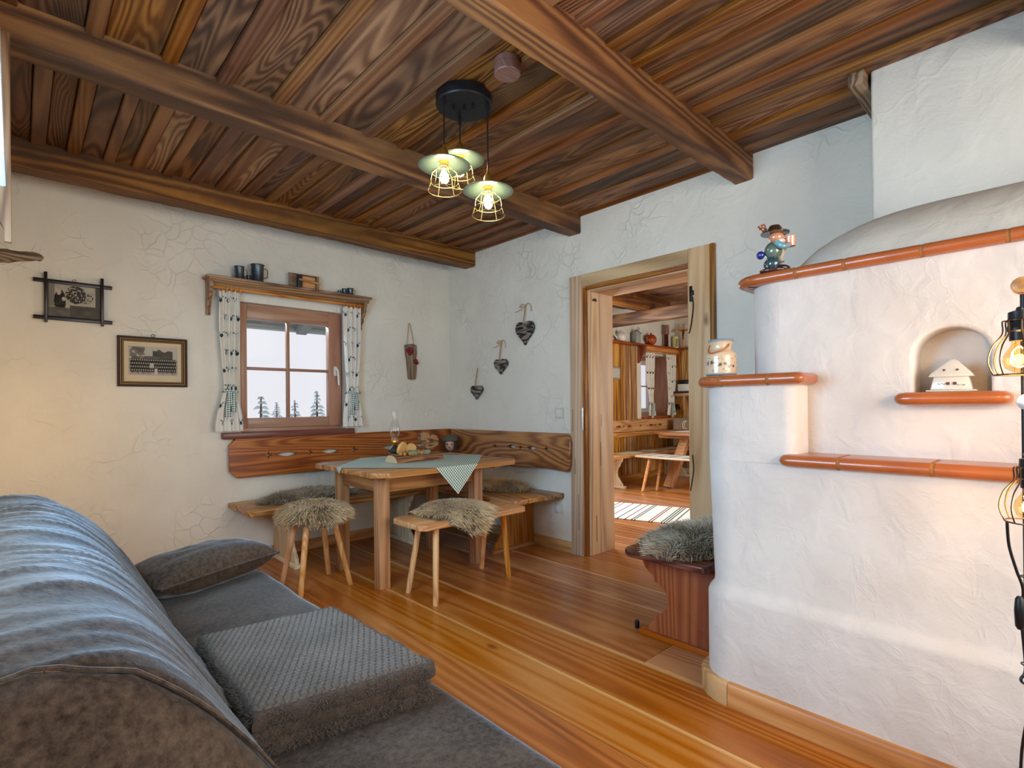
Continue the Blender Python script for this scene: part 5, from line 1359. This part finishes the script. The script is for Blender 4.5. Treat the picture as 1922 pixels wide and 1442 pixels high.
# wall boarding: vertical planks of two widths
WK = bpy.data.objects['wall_kitchen_front']
x = 5.6; k = 0
pzz = panelwood('z')
while x < KX1:
    wd = random.uniform(.075, .13) if k % 2 else random.uniform(.05, .075); x1 = min(x + wd, KX1)
    segs = [(.09, 2.06)]
    if x1 > 7.13 and x < 8.02: segs = [(.09, .93)]
    for z0, z1 in segs: obj('wall_board', MB().box(x + .002, x1 - .002, KY1 - (.022 if k % 2 else .012), KY1, z0, z1), pzz, WK, bevel=.002, bseg=1)
    x = x1; k += 1
WKR = bpy.data.objects['wall_kitchen_right']
y = 4.68; k = 0
while y > 3.6:
    y1 = y - (random.uniform(.08, .14)); z_ = ((1.54, 2.05), (.09, 1.28))
    for z0, z1 in z_: obj('wall_board', MB().box(KX1 - (.02 if k % 2 else .012), KX1, y1 + .002, y - .002, z0, z1), pzz, WKR, bevel=.002, bseg=1)
    y = y1; k += 1
struct('baseboard_kitchen', MB().box(3.5, KX1, KY1 - .03, KY1, 0, .09), basewood('x'), bevel=.004)

PR = thing('plate_shelf', 'long reddish wooden plate shelf along the kitchen wall', 'shelf', (7.3, 4.62, 2.08)); so = Vector(PR.location)
obj('shelf_board', sp(MB().box(5.9, 8.2, 4.56, 4.70, 2.06, 2.092)), redwood('x'), PR, bevel=.006)
obj('shelf_board', sp(MB().box(8.06, 8.2, 3.6, 4.558, 2.06, 2.092)), redwood('y'), PR, bevel=.006)
obj('valance_board', sp(MB().box(7.12, 8.1, 4.56, 4.585, 2.0, 2.06)), stoolwood('x'), PR, bevel=.004)
for x_ in (7.07, 8.08): obj('bracket', sp(MB().prism([(4.70, 2.06), (4.54, 2.06), (4.545, 1.98), (4.60, 1.93), (4.63, 1.85), (4.68, 1.80), (4.70, 1.80)], x_, x_ + .035, 'x')), redwood('z'), PR, bevel=.004)
obj('rod', sp(MB().tube([(7.1, 4.60, 1.985), (8.1, 4.60, 1.985)], .012, 10)), stoolwood('x'), PR)

W2 = struct('window_2', MB().box(7.17, 7.98, KY1 - .05, KY1 + .2, .92, .966), redwood('x'), bevel=.005)
frame4(W2, 'frame_bar', 7.19, 7.96, .966, 1.95, 5.02, 5.09, .06, .06, .06, .06, wx, wz)
frame4(W2, 'sash_bar', 7.25, 7.90, 1.02, 1.89, 5.0, 5.05, .06, .06, .07, .07, simple('white_sash', '#c9c6c2', .4), simple('white_sash', '#c9c6c2', .4))
obj('glazing_bar', MB().box(7.565, 7.585, 5.01, 5.04, 1.08, 1.83), wz, W2); obj('glazing_bar', MB().box(7.30, 7.85, 5.012, 5.038, 1.45, 1.47), wx, W2)
for xa, xb in ((7.31, 7.565), (7.585, 7.84)):
    for za, zb in ((1.09, 1.45), (1.47, 1.82)): obj('pane', MB().box(xa, xb, 5.022, 5.028, za, zb), PANE, W2, smooth=0)
obj('reveal_board', MB().box(7.955, 7.98, KY1, 5.03, .966, 1.95), winwood('z'), W2)
curtain('curtain', 'white stag-print curtain on the left of the kitchen window', (7.20, 7.42), (7.27, 7.38), (7.26, 7.44), 1.97, 1.17, .975, 4.61, .8, 3.0, 'curtains at the kitchen window', sc=1.2)
curtain('curtain', 'white stag-print curtain on the right of the kitchen window', (7.80, 8.06), (7.84, 8.0), (7.82, 8.04), 1.97, 1.17, .975, 4.61, 2.1, 3.5, 'curtains at the kitchen window', sc=1.2)

# things on the plate shelf
z_ = 2.093; wcr = simple('white_ceramic', '#ebe6dc', .3)
TP = thing('teapot', 'white teapot at the left end of the kitchen plate shelf', 'teapot', (6.53, 4.62, z_))
obj('pot', MB().lathe([(.045, 0), (.065, .02), (.078, .06), (.07, .10), (.045, .125), (.04, .13)], (0, 0, 0), 26), wcr, TP, smooth=60)
ld = obj('lid', MB().lathe([(.042, .13), (.036, .145), (.015, .158), (.004, .16)], (0, 0, 0), 22), wcr, TP, smooth=60); obj('knob', MB().ball((0, 0, .168), .012, 12, 8), wcr, ld)
obj('handle', MB().tube(catmull([(.065, -.02, .11), (.115, -.035, .10), (.12, -.035, .06), (.07, -.02, .035)]), .008, 8), wcr, TP); obj('spout', MB().tube(catmull([(-.06, .02, .04), (-.1, .03, .08), (-.12, .035, .12)]), [.016, .015, .014, .013, .012, .012, .011, .011, .01, .01, .01, .009, .009], 10), wcr, TP)
GJ = thing('glass_jar', 'square glass bottle with ribbon on the kitchen plate shelf', 'bottle', (6.93, 4.62, z_))
obj('bottle', MB().box(-.06, .06, -.045, .045, 0, .17).lathe([(.03, .17), (.03, .21)], (0, 0, 0), 18), simple('grey_glass', '#b6bdb8', .15, 0, .1, 20, Transmission_Weight=.35), GJ, bevel=.006)
obj('ribbon', MB().tube([(-.035, -.03, .19), (.0, -.04, .18), (.08, -.05, .15)], .007, 8).tube([(.03 * cos(a), -.04, .215 + .022 * sin(a)) for a in [2 * pi * k / 14 for k in range(14)]], .005, 6, closed=True), simple('ribbon', '#7a7268', .8), GJ)
PK = thing('pumpkin_jug', 'orange glazed ribbed pot on the kitchen plate shelf', 'pot', (7.34, 4.62, z_))
orp = simple('orange_glaze', '#a8481a', .2, 0, .3, 20, Coat_Weight=.4)
m = MB().ball((0, 0, .088), (.10, .085, .088), 36, 16); m.v = [(a * (1 - .05 * abs(sin(atan2(b, a) * 4))), b * (1 - .05 * abs(sin(atan2(b, a) * 4))), c) for a, b, c in m.v]
obj('pot', m, orp, PK, smooth=60); obj('handle', MB().tube(catmull([(-.08, 0, .15), (-.12, 0, .12), (-.1, 0, .06)]), .012, 8), orp, PK); obj('stem', MB().lathe([(.02, .165), (.012, .19), (.014, .20)], (0, 0, 0), 12), orp, PK)
CS = thing('candle_holder', 'twisted wooden candle holder with brown candle on the kitchen shelf', 'candle holder', (7.80, 4.62, z_))
m = MB()
for ph in (0, 2 * pi / 3, 4 * pi / 3): m.tube([(.025 * cos(ph + t * 14), .025 * sin(ph + t * 14), .02 + .19 * t) for t in [i / 30 for i in range(31)]], .012, 7)
obj('foot', MB().lathe([(.05, 0), (.05, .014), (.04, .02)], (0, 0, 0), 20), darkwood('z'), CS); obj('twisted_stem', m, darkwood('z'), CS, smooth=60); obj('candle', MB().lathe([(.046, .21), (.046, .215), (.045, .36), (.038, .365)], (0, 0, 0), 22), simple('brown_wax', '#8a6456', .5), CS)
CD = thing('candle', 'pale yellow candle with painted lettering on the kitchen shelf', 'candle', (8.09, 4.62, z_))
obj('wax', MB().lathe([(.05, 0), (.05, .18), (.042, .2), (.01, .206)], (0, 0, 0), 24), simple('yellow_wax', '#e2dca0', .5), CD)
for k in range(6): obj('painted_mark', MB().box(-.012 - .008 * (k % 2), .006, -.0525, -.0495, .03 + .022 * k, .042 + .022 * k).xf(Matrix.Rotation(radians(-12), 4, 'Z')), simple('green_mark', '#33502f', .6), CD)
obj('painted_stripe', MB().box(-.046, -.036, -.044, -.034, .02, .15), simple('gold_mark', '#9c7b2c', .5), CD)
CX = thing('crucifix', 'wooden crucifix with small dark figure standing on the kitchen shelf corner', 'crucifix', (8.13, 4.50, z_), radians(-55)); cw = stoolwood('z')
obj('upright', MB().box(-.022, .022, -.008, .008, 0, .40), cw, CX, bevel=.003); obj('crossbar', MB().box(-.125, .125, -.009, .009, .27, .31), stoolwood('x'), CX, bevel=.003)
obj('figure', MB().tube(catmull([(0, -.016, .28), (.004, -.02, .24), (-.004, -.018, .2), (.002, -.014, .14)]), [.012] * 7 + [.01] * 6 + [.007] * 6, 8).tube([(-.07, -.013, .30), (0, -.016, .275), (.07, -.013, .30)], .005, 6).ball((.004, -.02, .30), .012, 10, 8), simple('dark_bronze', '#2f2018', .4, .5), CX, smooth=60)

# bench, backrest, tables
KB = thing('kitchen_bench', 'light wooden wall bench under the kitchen window', 'bench', (7.0, 4.45, 0)); so = Vector(KB.location)
for i, (ya, yb) in enumerate(((4.27, 4.42), (4.423, 4.55), (4.553, 4.675))): obj('seat_board', sp(MB().box(5.7, 8.1, ya, yb, .41, .447)), stoolwood('x'), KB, bevel=.005)
for x_ in (6.03, 7.75): obj('support', sp(MB().prism([(4.66 - a, b) for a, b in bpost(0, 0, .39)], x_, x_ + .035, 'x')), palewood('z'), KB, bevel=.004); obj('support_foot', sp(MB().box(x_ - .02, x_ + .06, 4.24, 4.66, 0, .034)), palewood('y'), KB, bevel=.004)
hl = []
for c0 in (6.62, 7.48): hl += [almond(c0 - .14, .825, .14, .035), diamond(c0, .825, .028), almond(c0 + .13, .825, .14, .035)]
hl += [diamond(7.06, .825, .035)]
obj('backrest', sp(MB().holed([[(5.7, .745), (8.1, .745), (8.1, .92), (5.7, .92)]] + hl, .028, lambda a, b, c: (a, 4.655 - c, b), bevel=.003)), stoolwood('x'), KB, label='honey-coloured backrest with carved cut-outs')
obj('back_rail', sp(MB().box(5.7, 8.1, 4.64, 4.672, .665, .735)), stoolwood('x'), KB, bevel=.004)
strip = NT('woven_strips'); v_ = strip.obj(); sx2 = strip.n('ShaderNodeSeparateXYZ'); strip.l(v_, sx2.inputs[0])
wn_ = strip.n('ShaderNodeTexWhiteNoise', noise_dimensions='1D'); strip.l(strip.math('FLOOR', strip.math('MULTIPLY', sx2.outputs[1], 75)), wn_.inputs['W'])
strip.base(strip.ramp(wn_.outputs['Value'], [(0, '#e6e3da'), (.62, '#1d3a2c'), (.74, '#e9e6de'), (.80, '#7d2035'), (.88, '#1f2733'), (.94, '#e3ded4')], 'CONSTANT')); strip.p(Roughness=.9)
strip.bump(strip.noise(v_, 160, 2), .4, .004); RUGM = strip.m
stripx = NT('woven_strips_cross'); v_ = stripx.obj(); sx2 = stripx.n('ShaderNodeSeparateXYZ'); stripx.l(v_, sx2.inputs[0])
wn_ = stripx.n('ShaderNodeTexWhiteNoise', noise_dimensions='1D'); stripx.l(stripx.math('FLOOR', stripx.math('MULTIPLY', sx2.outputs[0], 30)), wn_.inputs['W'])
stripx.base(stripx.ramp(wn_.outputs['Value'], [(0, '#d9cfae'), (.6, '#8a7a52'), (.72, '#d6cba8'), (.85, '#54502f')], 'CONSTANT')); stripx.p(Roughness=.9)
kr = obj('bench_runner', MB().grid(lambda u, v: (6.2 + 1.85 * u, 4.33 + .3 * v, .4505 + .003 * sin(u * 30)), 60, 4), stripx.m); tag(kr, 'woven striped runner lying on the kitchen wall bench', 'runner')
KT = thing('kitchen_table', 'thick wooden kitchen table with slanted plank leg', 'table', (7.2, 3.7, 0)); so = Vector(KT.location)
tp = [(6.50, 3.2), (7.85, 3.2), (7.95, 3.3), (7.95, 4.35), (7.15, 4.42), (7.0, 4.40), (6.50, 3.45)]
obj('table_top', sp(MB().prism([(6.62, 3.0), (7.75, 3.0), (7.75, 4.36), (7.0, 4.40), (6.62, 4.0)], .715, .755, 'z')), tablewood('y'), KT, bevel=.006)
obj('table_frame', sp(MB().box(6.85, 7.5, 3.1, 4.2, .66, .715)), tablewood('y'), KT, bevel=.005)
for a, b in (((6.55, 3.87, 0), (6.90, 3.80, .66)), ((7.45, 3.4, 0), (7.3, 3.45, .66))): obj('leg', sp(MB().beam(a, b, .15, .06)), tablewood('z'), KT, bevel=.004)
TR = obj('table_runner', MB().grid(lambda u, v: (6.75 + .9 * u, 3.2 + .8 * v, .759 + .001 * sin(u * 20)), 20, 8), simple('white_runner', '#e3ecea', .9)); tag(TR, 'white cloth lying on the kitchen table', 'table runner')
KS = thing('kitchen_stool', 'kitchen stool with pale seat, round legs and striped woven cover', 'stool', (6.47, 3.75, 0)); so = Vector(KS.location)
obj('seat', sp(MB().box(6.22, 6.62, 3.0, 4.19, .425, .452)), palewood('y'), KS, bevel=.004)
for a, b in (((6.0, 3.93), (6.3, 4.0)), ((6.2, 3.84), (6.55, 3.98)), ((6.02, 3.1), (6.3, 3.15)), ((6.68, 3.1), (6.55, 3.15))): obj('leg', sp(MB().tube([(a[0], a[1], 0), ((a[0] + b[0]) / 2, (a[1] + b[1]) / 2, .21), (b[0], b[1], .425)], [.017, .021, .023], 12)), stoolwood('z'), KS, smooth=60)
SCV = obj('stool_cover', MB().grid(lambda u, v: (6.235 + .36 * u, 3.02 + 1.1 * v, .4555), 8, 30), RUGM); tag(SCV, 'white woven cover with green and red stripes on the kitchen stool', 'seat cover')
RG = obj('rug', MB().box(-.42, .42, -.95, .95, 0, .009), RUGM, bevel=.003); tag(RG, 'white rag rug with green, red and black stripes behind the doorway', 'rug')
RG.location = (4.98, 2.75, .006); RG.rotation_euler = (0, 0, radians(17))
KCH = thing('cushion', 'taupe cushion with pale curl emblem behind the kitchen table', 'cushion', (7.98, 4.42, .45), radians(-20)); so = Vector((0, 0, 0))
obj('cover', MB().loft([[(-.22 * k, .0 + d, .02 + .46 * (.5 - .5 * k)), (.22 * k, d, .02 + .46 * (.5 - .5 * k)), (.22 * k, d, .48 - .46 * (.5 - .5 * k)), (-.22 * k, d, .48 - .46 * (.5 - .5 * k))] for d, k in ((-.055, .7), (-.03, .93), (0, 1), (.03, .93), (.055, .7))]), simple('taupe_cloth', '#8f7c6a', .9, 0, .15, 120), KCH, bevel=.01)
obj('curl_emblem', MB().tube([(-.03 + .05 * cos(a), -.06, .36 + .07 * sin(a)) for a in [radians(70 + 220 * i / 16) for i in range(17)]], .008, 6).tube([(.0 + .045 * cos(a), -.06, .36 + .06 * sin(a)) for a in [radians(80 + 200 * i / 16) for i in range(17)]], .006, 6), simple('cream_thread', '#e6dcc0', .8), KCH)
CN = thing('wall_counter', 'narrow dark counter board on branch bracket in the kitchen corner', 'counter', (8.1, 4.3, 1.3)); so = Vector(CN.location)
obj('counter_board', sp(MB().box(7.98, 8.19, 3.7, 4.65, 1.335, 1.365)), simple('dark_stone', '#2a2d33', .3), CN, bevel=.004); obj('edge_board', sp(MB().box(7.985, 8.19, 3.7, 4.65, 1.295, 1.334)), stoolwood('y'), CN, bevel=.004)
obj('branch_bracket', sp(MB().tube(catmull([(8.05, 4.45, 1.295), (8.06, 4.47, 1.2), (8.10, 4.48, 1.1), (8.16, 4.50, .98)]), .018, 10)), stoolwood('z'), CN)
RD = thing('coffee_machine', 'white box appliance with dark top on the kitchen corner counter', 'appliance', (8.08, 4.44, 1.366)); obj('housing', MB().box(-.08, .08, -.10, .10, 0, .12), simple('appliance_white', '#d9d8d2', .4), RD, bevel=.01); obj('dark_top', MB().box(-.075, .075, -.10, .10, .12, .185), BLACK, RD, bevel=.012)
BLb = thing('hanging_bell', 'small dark bell hanging beside the right kitchen curtain', 'bell', (8.12, 4.62, 1.12)); obj('bell', MB().lathe([(.055, -.05), (.045, -.02), (.03, .02), (.01, .04)], (0, 0, 0), 18), BLACK, BLb, smooth=50); obj('strap', MB().tube([(0, 0, .04), (-.02, .02, .08), (0, .03, .13)], .007, 6), STRING, BLb)
KP = thing('picture_frame', 'small pale picture on the kitchen boarding beside the doorway', 'picture', (6.45, 4.67, 1.62)); so = Vector(KP.location)
obj('frame', sp(MB().box(6.34, 6.56, 4.655, 4.676, 1.53, 1.715)), simple('grey_frame', '#9a9284', .5, 0, .3, 60), KP, bevel=.006); obj('print', sp(MB().box(6.36, 6.54, 4.651, 4.656, 1.553, 1.69)), simple('grey_print', '#bfc0b8', .5, 0, .5, 35), KP)

# ------------------------------------------------------------------ outside the window: eaves and firs paled by painted haze
TX = (.318, .345, .378, .420)
EV = thing('eaves', 'grey eaves with gutter and rafter end outside the window', 'eaves', (1.9, 5.2, 2.0)); so = Vector(EV.location)
ew = simple('weathered_eaves', '#8e928f', .8, 0, .2, 12)
obj('soffit', sp(MB().loft([[(.4, 4.66, 2.32), (3.25, 4.66, 2.32), (3.25, 5.42, 1.97), (.4, 5.42, 1.97)], [(.4, 4.66, 2.37), (3.25, 4.66, 2.37), (3.25, 5.42, 2.02), (.4, 5.42, 2.02)]])), ew, EV)
obj('gutter', sp(MB().tube([(.4, 5.46, 1.965), (3.25, 5.46, 1.965)], .045, 14)), simple('gutter_zinc', '#a9b0b0', .4, .6), EV)
for x_ in (1.0, 2.06, 3.1): obj('rafter', sp(MB().prism([(4.66, 2.30), (5.40, 1.97), (5.40, 1.895), (4.66, 2.18)], x_, x_ + .10, 'x')), ew, EV)
struct('ground_snow', MB().box(-60, 60, 5.6, 160, -3.2, -3.0), simple('snow', '#e8ecf2', .9), smooth=0)
fir = simple('haze_pale_fir', '#b4c4c8', .9, 0, .3, 2)  # pale tone paints distant haze into the foliage colour
def fir_tree(x_, y_, top_, h, lab, seed):
    T = thing('fir_tree', lab, 'tree', (x_, y_, -3.0), group='firs outside the window'); rng = random.Random(seed); hh = top_ + 3.0
    obj('trunk', MB().lathe([(.16, 0), (.02, hh)], (0, 0, 0), 8), simple('fir_trunk', '#5a5048', .9), T)
    m = MB(); n = int(h / .13)
    for i in range(n):
        q = i / n; z0 = hh - .05 - q * h; L = .12 + q * h * .34
        for k in range(7 + int(7 * q)):
            a = rng.uniform(0, 2 * pi); l = L * rng.uniform(.6, 1.1); d = Vector((cos(a), sin(a), -.25)); s_ = Vector((-sin(a), cos(a), 0)) * l * .16; p = Vector((0, 0, z0))
            b = len(m.v); m.v += [tuple(p), tuple(p + d * l * .5 + s_), tuple(p + d * l), tuple(p + d * l * .5 - s_), tuple(p + d * l * .55 + Vector((0, 0, .07 + .1 * l)))]; m.f += [(b, b + 1, b + 4), (b + 1, b + 2, b + 4), (b + 2, b + 3, b + 4), (b + 3, b, b + 4)]
    obj('foliage', m, fir, T, smooth=0, kind='stuff')
fir_tree(TX[0] * 16, 16, 1.48, 4, 'leftmost fir tree outside the window', 11); fir_tree(TX[1] * 34, 34, 1.50, 4, 'low fir tree left of the glazing bar outside the window', 12)
fir_tree(TX[2] * 26, 26, 1.52, 4, 'slim fir tree right of the glazing bar outside the window', 13); fir_tree(TX[3] * 20, 20, 1.78, 4, 'tallest fir tree outside at the right of the window', 14)
